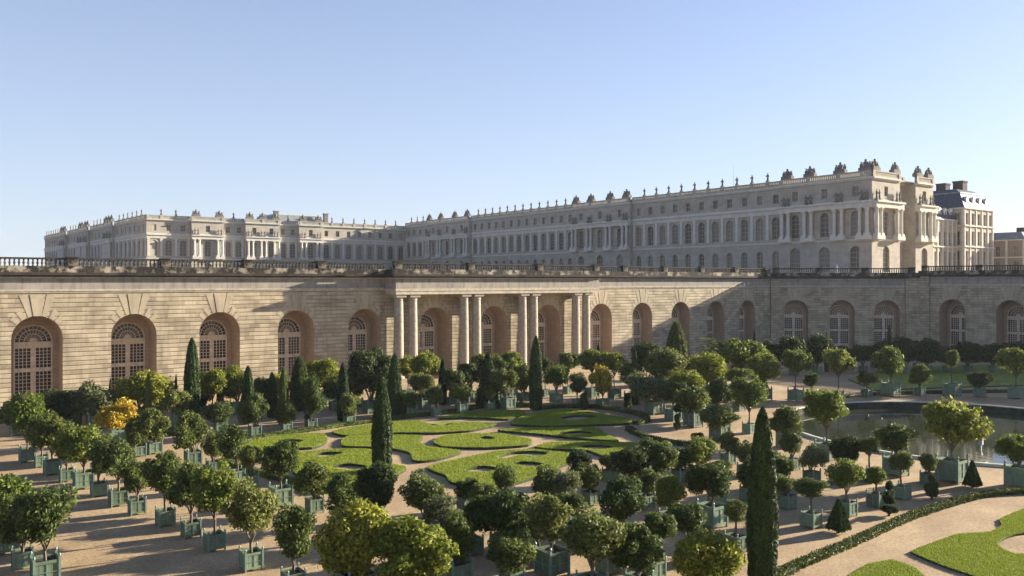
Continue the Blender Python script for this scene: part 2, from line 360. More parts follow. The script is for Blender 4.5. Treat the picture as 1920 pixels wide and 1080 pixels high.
# portico
PO = 3.1
FP = Frame((PX0, 103-PO), (PX1, 103-PO)); W_ = PX1-PX0
mb = MB(); mb.box(0, W_, 0, PO-.01, 12.05, 12.5, 0); mb.box(-.08, W_+.08, -.08, PO-.02, 12.5, 12.85, 0); mb.box(-.02, W_+.02, -.02, PO-.01, 12.85, 14.2, 1)
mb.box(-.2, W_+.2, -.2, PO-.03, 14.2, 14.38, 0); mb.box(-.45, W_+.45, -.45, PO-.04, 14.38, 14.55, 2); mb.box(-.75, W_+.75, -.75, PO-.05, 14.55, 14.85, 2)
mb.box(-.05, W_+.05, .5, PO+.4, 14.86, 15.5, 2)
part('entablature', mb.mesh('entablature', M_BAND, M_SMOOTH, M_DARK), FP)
balustrade(FP, -.2, W_+.2, [.4, 12.4, 25.2, W_-.4], 0, -.35)
mb = MB(); mb.box(-.85, .85, -.85, .85, 0, .5); mb.lathe([(.82, .5), (.82, .75), (.7, .9), (.70, 4), (.66, 8), (.60, 11.2), (.66, 11.3), (.62, 11.45), (.78, 11.65)], 0, 0, 20); mb.box(-.8, .8, -.8, .8, 11.65, 12.05)
col_me = mb.mesh('column', M_COL)
for p in col_me.polygons: p.use_smooth = len(p.vertices) == 4 and abs(p.normal.z) < .9 and .6 < p.center.z < 11.3
for c in (55.75, 57.95, 66.5, 68.7, 77.2, 79.4, 88.0, 90.2): part('column', col_me, FM, c, PO-.95)
for c in (56.85, 67.6, 78.3, 89.1):
    mb = MB(); mb.box(-2.1, 2.1, -.55, 0, 0, 12.05); me = mb.mesh('pier', M_WALL); part('pier', me, FM, c, 0)
# canted corner and side wing
CL = FCt.L
part('wall', ora_wall(0, CL, [4.9, 13.8, 22.3], 0, 2.3), FCt); part('cornice', ora_trim(0, CL), FCt); balustrade(FCt, 0, CL, [1.0, 9.4, 18.2, 27.0])
ZW = .35
part('wall', ora_wall(0, 90, [6.4, 16.7, 27, 37.3, 47.6, 57.9, 68.2, 78.5], ZW), FW); part('cornice', ora_trim(0, 90, ZW), FW); balustrade(FW, 0, 90, [1.2, 11.5, 21.8, 32.1, 42.4, 52.7, 63, 73.3], ZW)
mb = MB(); mb.box(-2.6, 0, -.5, 0, 0, 14.5); me = mb.mesh('pilaster', M_WALL); part('pilaster', me, FCt, CL); 
mb = MB(); mb.box(0, 2.2, -.5, 0, 0, 14.8); me = mb.mesh('pilaster', M_WALL); part('pilaster', me, FW, 0)
mb = MB(); mb.box(0, 1.6, -.4, 0, 0, 14.5); me = mb.mesh('pilaster', M_WALL); part('pilaster', me, FCt, 0)
# window of the orangerie (local: centred on x, faces -y)
def ora_window():
    mb = MB(); gl = MB(); H = 7.1
    def bar(x0, x1, z0, z1, t=.10): mb.box(x0, x1, -t, .04, z0, z1)
    bar(-RW, -RW+.14, 0, H, .16); bar(RW-.14, RW, 0, H, .16); bar(-.26, .26, 0, 6.4, .16)
    bar(-RW, RW, 6.4, H, .2); bar(-RW, RW, 3.75, 4.2, .18); bar(-RW, RW, 0, 1.3, .14)
    for sx in (-1, 1):
        a, b_ = (.26, RW-.14) if sx > 0 else (-RW+.14, -.26)
        for k in range(1, 4): x = a+(b_-a)*k/4; bar(x-.035, x+.035, 1.3, 3.75, .05); bar(x-.035, x+.035, 4.2, 6.4, .05)
        for k in range(1, 6):
            for z0, z1 in ((1.3, 3.75), (4.2, 6.4)): z = z0+(z1-z0)*k/6; bar(a, b_, z-.03, z+.03, .045)
    n = 20
    for r0, r1, t in ((RW-.13, RW, .14), (1.32, 1.40, .06), (.85, .93, .06), (.0, .42, .08)):
        for k in range(n):
            a0, a1 = math.pi*k/n, math.pi*(k+1)/n
            P = [(r0*math.cos(a0), -t, H+r0*math.sin(a0)), (r1*math.cos(a0), -t, H+r1*math.sin(a0)), (r1*math.cos(a1), -t, H+r1*math.sin(a1)), (r0*math.cos(a1), -t, H+r0*math.sin(a1))]
            mb.quad(*P); mb.quad(P[3], P[0], (P[0][0], 0, P[0][2]), (P[3][0], 0, P[3][2])); mb.quad(P[1], P[2], (P[2][0], 0, P[2][2]), (P[1][0], 0, P[1][2]))
    for k in range(1, 12):
        a = math.pi*k/12; mb.tube((.4*math.cos(a), -.03, H+.4*math.sin(a)), ((RW-.1)*math.cos(a), -.03, H+(RW-.1)*math.sin(a)), .035, .035, 4)
    gl.quad((-RW, .06, 0), (RW, .06, 0), (RW, .06, H), (-RW, .06, H))
    for k in range(n):
        a0, a1 = math.pi*k/n, math.pi*(k+1)/n
        gl.quad((0, .06, H), (RW*math.cos(a0), .06, H+RW*math.sin(a0)), (RW*math.cos(a1), .06, H+RW*math.sin(a1)))
    return mb.mesh('window', M_WOOD), gl.mesh('glass', M_GLASS)
wf, wg = ora_window()
for fr, cs, zl, dp in ((FM, main_ops_l+main_ops_p, 0, DEP), (FM, main_ops_r, 0, 2.3), (FCt, [4.9, 13.8, 22.3], 0, 2.3), (FW, [6.4, 16.7, 27], ZW, DEP)):
    for c in cs:
        o = part('window', wf, fr, c, -dp-.14, zl); obj('glass', wg, o)

# ------------------------------------------------------------ palace
def pal_window(hw, h, arch, nv=1, nh=3):
    mb = MB(); H = h
    mb.quad((-hw, 0, 0), (hw, 0, 0), (hw, 0, H), (-hw, 0, H), mi=1)
    if arch:
        for k in range(10):
            a0, a1 = math.pi*k/10, math.pi*(k+1)/10
            mb.quad((0, 0, H), (hw*math.cos(a0), 0, H+hw*math.sin(a0)), (hw*math.cos(a1), 0, H+hw*math.sin(a1)), mi=1)
    t = .09
    for x in (-hw+t/2, 0, hw-t/2): mb.box(x-t/2, x+t/2, -.08, 0, 0, H+(hw*.95 if arch and x == 0 else 0))
    for k in range(nh+1): z = (H-t)*k/nh; mb.box(-hw, hw, -.06, 0, z, z+t)
    return mb.mesh('window', M_PWOOD, M_PGLASS)
PW = {'attic': (pal_window(.8, 2.3, 0, 1, 2), .8, 2.3, 0), 'noble': (pal_window(1.15, 4.6, 1, 1, 4), 1.15, 4.6, 1), 'ground': (pal_window(1.0, 4.5, 1, 1, 4), 1.0, 4.5, 1), 'wide': (pal_window(1.45, 4.6, 1, 1, 4), 1.45, 4.6, 1)}
mb = MB(); mb.box(-.6, .6, -.6, .6, 0, .55); mb.lathe([(.52, .55), (.5, .75), (.43, .95), (.38, 5.6), (.42, 5.7), (.56, 6.25)], 0, 0, 10); mb.box(-.58, .58, -.58, .58, 6.25, 6.5); PCOL = mb.mesh('column', M_PALT)
mb = MB(); mb.box(-.5, .5, -.24, 0, 0, .6); mb.box(-.4, .4, -.16, 0, .6, 6.0); mb.box(-.5, .5, -.22, 0, 6.0, 6.5); PPIL = mb.mesh('pilaster', M_PALT)
def statue_mesh(seed, urn=False):
    r = random.Random(seed); mb = MB(); mb.box(-.4, .4, -.4, .4, 0, .5)
    lean = r.uniform(-.1, .1)
    mb.lathe([(.30, .5), (.34, .8), (.26, 1.3), (.24, 1.6), (.33, 1.95), (.36, 2.2), (.12, 2.42), (.09, 2.5)], 0, 0, 8, sx=1, sy=.75)
    mb.lathe([(0, 2.48), (.13, 2.56), (.15, 2.68), (.11, 2.82), (0, 2.88)], lean*.4, 0, 8)
    sx = r.choice((-1, 1)); mb.tube((sx*.3, 0, 2.15), (sx*.44, -.12, 1.7), .11, .09, 6); mb.tube((sx*.44, -.12, 1.7), (sx*.30, -.34, 1.95+.3*r.random()), .08, .06, 6)
    mb.tube((-sx*.30, 0, 2.15), (-sx*.36, .05, 1.5), .11, .08, 6)
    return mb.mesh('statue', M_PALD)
STAT = [statue_mesh(i) for i in range(4)]
def trophy_mesh(seed):
    r = random.Random(seed); mb = MB(); mb.box(-1.3, 1.3, -.55, .55, 0, .9); mb.box(-1.0, 1.0, -.45, .45, .9, 1.25)
    mb.lathe([(.35, 1.2), (.5, 1.6), (.55, 2.1), (.42, 2.4), (.15, 2.5)], 0, 0, 8, sx=1, sy=.8)
    mb.lathe([(.1, 2.45), (.24, 2.6), (.26, 2.85), (.16, 3.05), (0, 3.15)], 0, 0, 8)
    for sg in (-1, 1):
        x = sg*r.uniform(.75, 1.0); mb.lathe([(.32, 1.2), (.38, 1.5), (.3, 1.9), (.1, 2.05)], x, 0, 7)
        mb.lathe([(0, 2.0), (.17, 2.1), (.18, 2.3), (0, 2.45)], x, 0, 7)
        mb.tube((0, 0, 1.9), (sg*1.15, -.1, 2.35+r.uniform(-.2, .35)), .14, .07, 5)
        mb.tube((x, 0, 1.8), (x+sg*.35, -.1, 1.3), .12, .09, 5)
    for i in range(3):
        x = r.uniform(-.6, .6); s_ = r.uniform(.22, .34); mb.lathe([(0, 1.2), (s_, 1.3), (s_*.9, 1.3+s_), (0, 1.3+1.6*s_)], x, -.35, 7)
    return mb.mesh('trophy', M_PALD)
TROP = [trophy_mesh(i+10) for i in range(3)]
def palace_face(root, fr, sections, dz=0, stats=True, uo=0):
    """sections: (s0, s1, projection, n bays, kind, ornament)"""
    zb, zg, zped, zc0, zc1, zn, za, zt = 15.0, 23.5+dz, 24.4+dz, 24.4+dz, 30.9+dz, 32.9+dz, 37.6+dz, 39.4+dz
    k_ = 0
    for (s0, s1, pr, nb, kind, orn) in sections:
        y = -pr; mb = MB(); w_ = s1-s0; bw = w_/nb; ops = []
        for i in range(nb):
            c = s0+bw*(i+.5); wide = kind == 'col'
            gz = 16.0+dz; g = PW['wide' if wide else 'ground']
            ops.append((c, g[1], gz, gz+g[2], 1))
            part('window', g[0], fr, c, pr-.45, gz, root)
            nw = PW['noble']; ops.append((c, nw[1], zped+.1, zped+.1+nw[2], 1)); part('window', nw[0], fr, c, pr-.45, zped+.1, root)
            aw = PW['attic']; ops.append((c, aw[1], 33.7+dz, 33.7+dz+aw[2], 0)); part('window', aw[0], fr, c, pr-.4, 33.7+dz, root)
        opening_wall(mb, s0, s1, zb, za, ops, .45, y, 0, 0, uo)
        for s_, sg in ((s0+.03, 1), (s1-.03, -1)):
            mb.quad((s_, y, zb), (s_, y+max(pr, 0)+3.2, zb), (s_, y+max(pr, 0)+3.2, za), (s_, y, za), uv=[(0, zb), (4, zb), (4, za), (0, za)])
        e = .06 if pr > 0 else 0
        mb.box(s0-e, s1+e, y-.18, y+.2, zg-.25, zg, 1); mb.box(s0-e, s1+e, y-.28, y+.2, zg, zg+.22, 1)
        mb.box(s0-e*3, s1+e*3, y-.25-(.9 if kind == 'col' else 0), y+.2, zc1, zc1+1.15, 1)
        mb.box(s0-e*4, s1+e*4, y-.65-(.9 if kind == 'col' else 0), y+.2, zc1+1.15, zn-.45, 1)
        mb.box(s0-e*2, s1+e*2, y-.2, y+.2, zn-.45, zn-.1, 1)
        mb.box(s0-e*3, s1+e*3, y-.3, y+.2, za-.3, za, 1); mb.box(s0-e*4, s1+e*4, y-.6, y+.4, za, za+.35, 1)
        part('wall', mb.mesh('wall', M_PAL, M_PALT), fr, 0, 0, 0, root)
        mb = MB(); ztop = zt+(.0)
        mb.box(s0, s1, y-.28, y+.15, za+.35, za+.7, 0); mb.box(s0, s1, y-.32, y+.2, ztop-.28, ztop, 0)
        n = int(w_/.5)
        for i in range(n): x = s0+w_*(i+.5)/n; mb.box(x-.17, x+.17, y-.2, y+.06, za+.7, ztop-.28, 0)
        npd = nb+1
        for i in range(npd): x = min(max(s0+bw*i, s0+.5), s1-.5); mb.box(x-.5, x+.5, y-.36, y+.24, za+.36, ztop+.03, 0)
        part('balustrade', mb.mesh('balustrade', M_PAL), fr, 0, 0, 0, root)
        for i in range(nb+1):
            x = min(max(s0+bw*i, s0+.7), s1-.7)
            if kind == 'col':
                mb = MB()
                for dx in ((-.95, .95) if 0 < i < nb else ((0.1, 1.9) if i == 0 else (-1.9, -.1))): part('column', PCOL, fr, x+dx, pr+.72, zc0, root)
                xm = x if 0 < i < nb else (x+1 if i == 0 else x-1)
                mb.box(xm-1.7, xm+1.7, y-1.4, y, zg-.0, zc0, 0); part('pedestal', mb.mesh('pedestal', M_PALT), fr, 0, 0, 0, root)
                if orn: part('trophy', TROP[(k_+i) % 3], fr, min(max(xm, s0+1), s1-1), pr-.3, ztop, root, (1.15, 1.15, .88))
                # attic figures standing on the order
                part('statue', STAT[(i+k_) % 4], fr, xm-.6, pr+.55, zn-.42, root, (.9,)*3); part('statue', STAT[(i+k_+1) % 4], fr, xm+.6, pr+.55, zn-.42, root, (.9,)*3)
            else:
                part('pilaster', PPIL, fr, x, pr+.003, zc0, root)
                if orn and 0 < i < nb: part('statue', STAT[(k_+i) % 4], fr, x, pr-.05, ztop, root, (.95, .95, .85))
            k_ += 1
wing = thing('palace_wing', 'long pale stone palace wing running back from right, its garden front in shade', 'palace', (181, 103, 15))
FG = Frame((181, 321), (181, 103))
palace_face(wing, FG, [(0, 20, 0, 4, 'pil', 1), (20, 52, 1.2, 3, 'col', 1), (52, 113.2, 0, 13, 'pil', 1), (113.2, 140.1, 1.2, 3, 'col', 1), (140.1, 193.7, 0, 11, 'pil', 1), (193.7, 218, 1.2, 3, 'col', 1)])
FE = Frame((179.8, 103), (208, 103))
palace_face(wing, FE, [(0, 12.3, 0, 1, 'col', 1), (12.3, 19.6, -3, 1, 'pil', 0), (19.6, 28.2, 0, 1, 'col', 1)])
mb = MB(); mb.box(1.0, 26.8, 3.4, 217, 0, 22.7); mb.box(-.5, 27.2, .5, 218, 22.7, 23.0); mb.box(1.2, 26, 5, 216, 23.0, 24.25, 1, 1.2); obj('roof', mb.mesh('roof', M_PAL, M_SLATE), wing)
cen = thing('palace_main_block', 'sunlit palace block behind left balustrade, statues along its roof', 'palace', (73.6, 321, 15))
FS = Frame((73.6, 321), (181, 321))
palace_face(cen, FS, [(0, 15.5, 0, 3, 'pil', 1), (15.5, 27.5, 1.6, 1, 'col', 1), (27.5, 35.8, 0, 2, 'pil', 1), (35.8, 49.5, 1.6, 2, 'col', 1), (49.5, 57.5, 0, 2, 'pil', 1), (57.5, 67.5, 1.6, 1, 'col', 1), (67.5, 107.4, 0, 8, 'pil', 1)], dz=-1.3)
FWst = Frame((65.2, 508), (73.6, 321))
palace_face(cen, FWst, [(0, 45, 0, 8, 'pil', 1), (45, 57, 1.2, 2, 'col', 1), (57, 85, 0, 5, 'pil', 1), (85, 103, 1.2, 3, 'col', 1), (103, 132, 0, 5, 'pil', 1), (132, 144, 1.2, 2, 'col', 1), (144, 187.2, 0, 7, 'pil', 1)], dz=-1.3)
mb = MB(); mb.quad((1, 1, 21.6), (106, 1, 21.6), (106, 186, 21.6), (-8, 186, 21.6)); mb.box(3, 104, 3, 8, 0, 21.5); mb.box(3, 104, 2.2, 180, 21.6, 22.9, 1, 1.2)
mb.box(53, 76, 14, 40, 21.6, 26.8, 1, 1.5); mb.box(54.5, 74.5, 15.5, 38.5, 26.8, 27.2, 2)
obj('roof', mb.mesh('roof', M_PAL, M_LEAD, M_PALT), cen)
for x, y in ((53.5, 13.2), (75.5, 13.2)):
    mb = MB(); mb.box(-.9, .9, -.7, .7, 0, 6.0); mb.box(-1.05, 1.05, -.85, .85, 6.0, 6.4); obj('chimney', mb.mesh('chimney', M_PALD), cen, (x, y, 21.6))
# slate-roofed pavilion to the right of the wing
pav = thing('slate_roofed_pavilion', 'tall stone pavilion with dark blue slate mansard and brick chimneys', 'building', (221, 101.5, 15))
def block(root, x0, x1, y0, y1, z0, z1, nb, rows, mats=(M_PAL, M_PALT), win_hw=.75):
    """axis-aligned block with south and west fronts; coordinates relative to root"""
    rx, ry = root.location[0], root.location[1]
    fs = Frame((rx+x0, ry+y0), (rx+x1, ry+y0)); fw = Frame((rx+x0, ry+y1), (rx+x0, ry+y0))
    for fr, n in ((fs, nb), (fw, max(1, int(nb*(y1-y0)/(x1-x0))))):
        mb = MB(); L_ = fr.L; ops = []
        for i in range(n):
            for (zb_, h) in rows: ops.append((L_*(i+.5)/n, win_hw, zb_, zb_+h, 0))
        opening_wall(mb, 0, L_, z0, z1, ops, .35, 0, 0, 1)
        for i in range(n+1): x = min(max(L_*i/n, .3), L_-.3); mb.box(x-.28, x+.28, -.12, .0, z0, z1, 1)
        for z in [r[0]-.55 for r in rows[1:]]+[z1]: mb.box(-.2, L_+.2, -.35, .1, z, z+.32, 1)
        part('wall', mb.mesh('wall', *mats), fr, 0, 0, 0, root)
        for i in range(n):
            for (zb_, h) in rows:
                mb = MB(); mb.quad((-win_hw, 0, 0), (win_hw, 0, 0), (win_hw, 0, h), (-win_hw, 0, h), mi=1); mb.box(-.05, .05, -.06, 0, 0, h); mb.box(-win_hw, win_hw, -.06, 0, h*.5, h*.5+.09)
                part('window', mb.mesh('window', M_PWOOD, M_PGLASS), fr, L_*(i+.5)/n, -.34, zb_, root)
block(pav, 0, 16.5, 0, 26, 15, 32.6, 5, [(16.5, 5.2), (23.2, 3.6), (28.6, 2.9)])
block(pav, -12.6, -.02, 1.8, 24, 15, 29.4, 5, [(16.5, 4.8), (23.0, 3.4)])
mb = MB(); mb.box(-.2, 16.7, -.2, 26.2, 17.92, 22.0, 0, 2.2); mb.box(2.0, 14.5, 2.0, 24, 22.0, 23.2, 0, 1.8); mb.box(1.7, 14.8, 1.7, 24.3, 21.9, 22.15, 1)
mb.box(-12.8, -.1, 1.6, 24.2, 14.72, 18.3, 0, 1.8)
obj('roof', mb.mesh('roof', M_SLATE, M_LEAD), pav)
dm = MB(); dm.box(-.6, .6, -.1, 1.6, 0, 1.9, 0); dm.quad((-.4, -.11, .3), (.4, -.11, .3), (.4, -.11, 1.5), (-.4, -.11, 1.5), mi=1)
dm.quad((-.75, -.2, 1.9), (.75, -.2, 1.9), (0, -.2, 2.4)); dm.quad((-.75, -.2, 1.9), (0, -.2, 2.4), (0, 1.6, 2.4), (-.75, 1.6, 1.9)); dm.quad((0, -.2, 2.4), (.75, -.2, 1.9), (.75, 1.6, 1.9), (0, 1.6, 2.4))
dme = dm.mesh('dormer', M_MARB, M_PGLASS)
for i in range(4): obj('dormer', dme, pav, (2.9+3.6*i, .55, 18.6))
for i in range(4): obj('dormer', dme, pav, (-11.0+2.9*i, 2.3, 15.2))
for x, y in ((10.7, 10.5), (8.6, 5.0), (-5, 20)):
    mb = MB(); mb.box(-1.3, 1.3, -1.3, 1.3, 0, 4.0); mb.box(-1.45, 1.45, -1.45, 1.45, 4.0, 4.4); obj('chimney', mb.mesh('chimney', M_CHIM), pav, (x, y, 21.3 if x > 0 else 17.5))
far = thing('low_annex_building', 'low brick and stone annex with pale roof at the far right edge', 'building', (246, 97, 15))
block(far, 0, 60, 0, 14, 15, 25.0, 16, [(16.3, 3.0), (20.8, 2.6)], (M_BRICK, M_PALT), .6)
mb = MB(); mb.box(-.3, 60.3, -.3, 14.3, 10.32, 12.4, 0, 1.9); obj('roof', mb.mesh('roof', M_LEAD), far)
mb = MB(); mb.box(-1, 1, -1, 1, 0, 2.6); obj('chimney', mb.mesh('chimney', M_CHIM), far, (13, 6, 11.6))
mb = MB(); mb.lathe([(.09, 0), (.05, 9), (0, 9.1)], 0, 0, 6); thing('mast', 'thin metal mast rising above the roof of the long palace wing', 'mast', (190, 150, 38), me=mb.mesh('mast', M_METAL))
mb = MB(); mb.box(-.6, .6, -.6, .6, 0, 1.6); mb.lathe([(.42, 1.6), (.5, 1.9), (.36, 2.7), (.45, 3.3), (.48, 3.6), (.15, 3.9), (.13, 4.0)], 0, 0, 10, sy=.8); mb.lathe([(0, 3.98), (.2, 4.1), (.22, 4.3), (0, 4.6)], 0, 0, 8); mb.tube((.4, 0, 3.5), (.7, -.2, 2.9), .13, .1)
mb.tube((-.4, 0, 3.5), (-.55, -.3, 2.8), .13, .1)
thing('marble_statue', 'white marble statue on the terrace before the right palace arches', 'statue', (170.5, 106, 15.0), me=mb.mesh('marble_statue', M_MARB)).scale = (.7, .7, .62)

# ------------------------------------------------------------ lawns and hedges
def catmull(P, n=5, closed=True, T=1.0):
    P = [np.array(p[:2]) for p in P]; out = []; m_ = len(P)
    rngk = range(m_) if closed else range(m_-1)
    for i in rngk:
        if closed: a, b_, c, d = P[i-1], P[i], P[(i+1) % m_], P[(i+2) % m_]
        else: a, b_, c, d = P[max(i-1, 0)], P[i], P[i+1], P[min(i+2, m_-1)]
        for k in range(n):
            t = k/n; out.append(b_*(2*t**3-3*t*t+1)+c*(3*t*t-2*t**3)+.5*T*((c-a)*(t**3-2*t*t+t)+(d-b_)*(t**3-t*t)))
    if not closed: out.append(P[-1])
    return out
def inpoly(pts, poly):
    x, y = pts[:, 0], pts[:, 1]; ins = np.zeros(len(pts), bool); n = len(poly); j = n-1
    for i in range(n):
        xi, yi = poly[i]; xj, yj = poly[j]
        c = ((yi > y) != (yj > y)) & (x < (xj-xi)*(y-yi)/(yj-yi+1e-12)+xi); ins ^= c; j = i
    return ins
def quadcloud(name, cen_, ux, vx, mat, core=None):
    """many small leaf faces: centres, half axes u and v (arrays n x 3)"""
    n = len(cen_); V = np.empty((n*4, 3), 'f')
    V[0::4] = cen_-vx; V[1::4] = cen_+ux; V[2::4] = cen_+vx; V[3::4] = cen_-ux
    nv = n*4; F = np.arange(n*4)
    cv, cf = (core if core else ([], []))
    me = bpy.data.meshes.new(name); me.vertices.add(nv+len(cv)); 
    allv = V if not len(cv) else np.vstack([V, np.array(cv, 'f')])
    me.vertices.foreach_set('co', allv.astype('f').ravel())
    cl = [len(f) for f in cf]; tot = n*4+sum(cl)
    me.loops.add(tot); li = list(F)
    for f in cf: li += [nv+k for k in f]
    me.loops.foreach_set('vertex_index', np.array(li, 'i'))
    me.polygons.add(n+len(cf)); st = np.concatenate([np.arange(n)*4, n*4+np.cumsum([0]+cl[:-1]) if cf else np.array([], int)]).astype('i')
    me.polygons.foreach_set('loop_start', st); me.polygons.foreach_set('loop_total', np.concatenate([np.full(n, 4), cl]).astype('i'))
    me.materials.append(mat); me.update(calc_edges=True); me.validate(); return me
def blades(poly, dens, h, z):
    P = np.array(poly); lo, hi = P.min(0), P.max(0); area = (hi-lo).prod(); k = int(area*dens)
    q = rng.uniform(lo, hi, (k, 2)); q = q[inpoly(q, P)]; n = len(q)
    c = np.c_[q, z+h*.5*np.ones(n)]; th = rng.uniform(0, 2*np.pi, n); wd = h*.32
    ux = np.c_[np.cos(th)*wd, np.sin(th)*wd, np.zeros(n)]; vx = np.c_[rng.normal(0, .35*h, n), rng.normal(0, .35*h, n), h*rng.uniform(.4, .8, n)]
    return c, ux, vx
lawn_px = [
 [(467, 833), (500, 824), (550, 818), (600, 816), (614, 823), (610, 834), (585, 843), (520, 846), (490, 860), (455, 862), (440, 848)],
 [(622, 813), (660, 804), (740, 794), (785, 792), (800, 797), (835, 802), (860, 796), (932, 797), (915, 804), (880, 811), (820, 815), (740, 815), (650, 820)],
 [(641, 829), (656, 821), (703, 819), (790, 821), (786, 831), (800, 841), (865, 850), (825, 864), (790, 869), (773, 866), (768, 853), (741, 846), (700, 842), (643, 840)],
 [(812, 832), (832, 821), (871, 817), (939, 817), (995, 827), (990, 838), (925, 843), (871, 843), (830, 841)],
 [(822, 787), (871, 777), (920, 773), (980, 773), (984, 780), (952, 789), (911, 787), (870, 786)],
 [(957, 798), (987, 781), (1050, 771), (1117, 777), (1182, 790), (1177, 797), (1100, 800), (1033, 802)],
 [(933, 810), (987, 806), (1060, 805), (1120, 806), (1135, 817), (1160, 830), (1083, 825), (1007, 817)],
 [(1003, 842), (1033, 833), (1117, 832), (1217, 836), (1225, 850), (1180, 862), (1133, 860), (1100, 848), (1040, 846)],
 [(802, 880), (850, 867), (933, 850), (1000, 847), (1077, 856), (1077, 868), (1047, 880), (1035, 892), (1000, 900), (960, 912), (900, 920), (845, 908), (835, 896), (815, 889)],
 [(545, 866), (560, 853), (617, 847), (700, 847), (706, 868), (762, 880), (745, 893), (715, 912), (660, 918), (600, 910), (550, 890)],
 [(1707, 1037), (1793, 1005), (1858, 1000), (1878, 988), (1874, 976), (1925, 955), (2050, 952), (2050, 1100), (1880, 1115), (1830, 1085), (1770, 1065)],
 [(1590, 1085), (1627, 1061), (1673, 1053), (1713, 1066), (1740, 1090), (1760, 1140), (1600, 1150)],
]
holes = [[(1890, 1005), (1960, 1000), (1960, 1040), (1905, 1040), (1880, 1022)]]
cuts = {0: [[(520, 832), (545, 828), (570, 830), (548, 836)]],
 1: [[(806, 800), (826, 794), (858, 793), (882, 797), (862, 797), (838, 798), (822, 802)]],
 2: [[(690, 829), (715, 826), (738, 829), (716, 833)]],
 3: [[(897, 825), (912, 822), (930, 826), (914, 829)]],
 5: [[(1050, 788), (1078, 782), (1122, 784), (1095, 789), (1070, 792)]],
 6: [[(1045, 816), (1088, 812), (1112, 816), (1080, 820)]],
 7: [[(1085, 842), (1120, 838), (1150, 843), (1120, 847)]],
 8: [[(932, 862), (958, 853), (1000, 850), (1028, 854), (1010, 860), (975, 858), (950, 864)], [(960, 874), (985, 870), (1016, 873), (1008, 879), (980, 878)], [(870, 886), (905, 878), (935, 884), (905, 890)]],
 9: [[(588, 857), (610, 852), (645, 853), (625, 859), (600, 861)], [(620, 880), (655, 874), (690, 880), (655, 886)]],
 10: [[(1872, 1024), (1895, 1008), (1945, 1002), (1965, 1030), (1910, 1042)]]}
from mathutils.geometry import tessellate_polygon
lmb, allb = MB(), []
lawn_n = 0
for k, pp in enumerate(lawn_px):
    W = catmull([G(*p) for p in pp], 4, True, .6 if k < 10 else .25); Z_ = .20 if k < 10 else .10
    H_ = [catmull([G(*p) for p in c_], 4) for c_ in cuts.get(k, [])]
    loops = [W]+H_; mb = MB(); flat = [p for l_ in loops for p in l_]
    for t_ in tessellate_polygon([[Vector((p[0], p[1], 0)) for p in l_] for l_ in loops]):
        q_ = [flat[i_] for i_ in t_]; cr_ = (q_[1][0]-q_[0][0])*(q_[2][1]-q_[0][1])-(q_[1][1]-q_[0][1])*(q_[2][0]-q_[0][0])
        if cr_ < 0: q_ = q_[::-1]
        mb.quad(*[(p[0], p[1], Z_) for p in q_], mi=0)
    for l_ in loops:
        for a, b_ in zip(l_, l_[1:]+l_[:1]):
            mb.quad((a[0], a[1], -.01), (b_[0], b_[1], -.01), (b_[0], b_[1], Z_), (a[0], a[1], Z_), mi=1)
    structure('lawn', mb.mesh('lawn', M_TURF, M_EDGE))
    c_, u_, v_ = blades([tuple(p) for p in W], 190 if k < 10 else 900, .075 if k < 10 else .045, Z_)
    keep = np.ones(len(c_), bool)
    for h_ in H_: keep &= ~inpoly(c_[:, :2], np.array(h_))
    allb.append((c_[keep], u_[keep], v_[keep]))
# shaded lawn on the far side of the basin
W = [G(*p)[:2] for p in [(1590, 712), (1660, 693), (1800, 686), (1990, 684), (1990, 722), (1800, 727), (1640, 733)]]
mb = MB(); mb.quad(*[(p[0], p[1], .14) for p in W][::-1], mi=0)
for a, b_ in zip(W, W[1:]+W[:1]): mb.quad((*a, -.01), (*b_, -.01), (*b_, .14), (*a, .14), mi=1)
structure('lawn', mb.mesh('lawn', M_TURF, M_EDGE))
c, u, v = [np.vstack([b_[i] for b_ in allb]) for i in range(3)]
g = obj('grass', quadcloud('grass', c, u, v, L['gr'])); g['kind'] = 'stuff'
def hedge(pxs, label, w_=.5, h_=.42, dens=420, z=0):
    pts = catmull([G(*p) for p in pxs], 5, False); mb = MB(); C_, U_, V_ = [], [], []
    cv, cf = [], []
    for a, b_ in zip(pts, pts[1:]):
        d = b_-a; l_ = np.linalg.norm(d); d /= l_; nn = np.array([-d[1], d[0]]); i = len(cv)
        for (p, sg, z_) in ((a, 1, 0), (a, 1, h_*.9), (a, -1, h_*.9), (a, -1, 0), (b_, 1, 0), (b_, 1, h_*.9), (b_, -1, h_*.9), (b_, -1, 0)):
            q = p+nn*sg*w_*.42; cv.append((q[0], q[1], z_))
        cf += [(i, i+1, i+5, i+4), (i+1, i+2, i+6, i+5), (i+2, i+3, i+7, i+6)]
        k = int(dens*l_*(w_+2*h_)/1.0)
        t = rng.uniform(0, l_, k); e = rng.uniform(0, w_+2*h_, k); off = np.where(e < h_, w_/2, np.where(e < h_+w_, w_/2-(e-h_), -w_/2)); zz = np.where(e < h_, e, np.where(e < h_+w_, h_, h_-(e-h_-w_)))
        P = a+d*t[:, None]+nn*(off+rng.normal(0, .04, k))[:, None]; C_.append(np.c_[P, np.clip(zz+rng.normal(0, .03, k), .02, 9)])
    c = np.vstack(C_); n = len(c); u, v = leafaxes(n, .055)
    o0 = c[0].copy(); 
    return thing('box_hedge', label, 'hedge', me=quadcloud('box_hedge', c, u, v, L['h'], (cv, cf)), group=None)
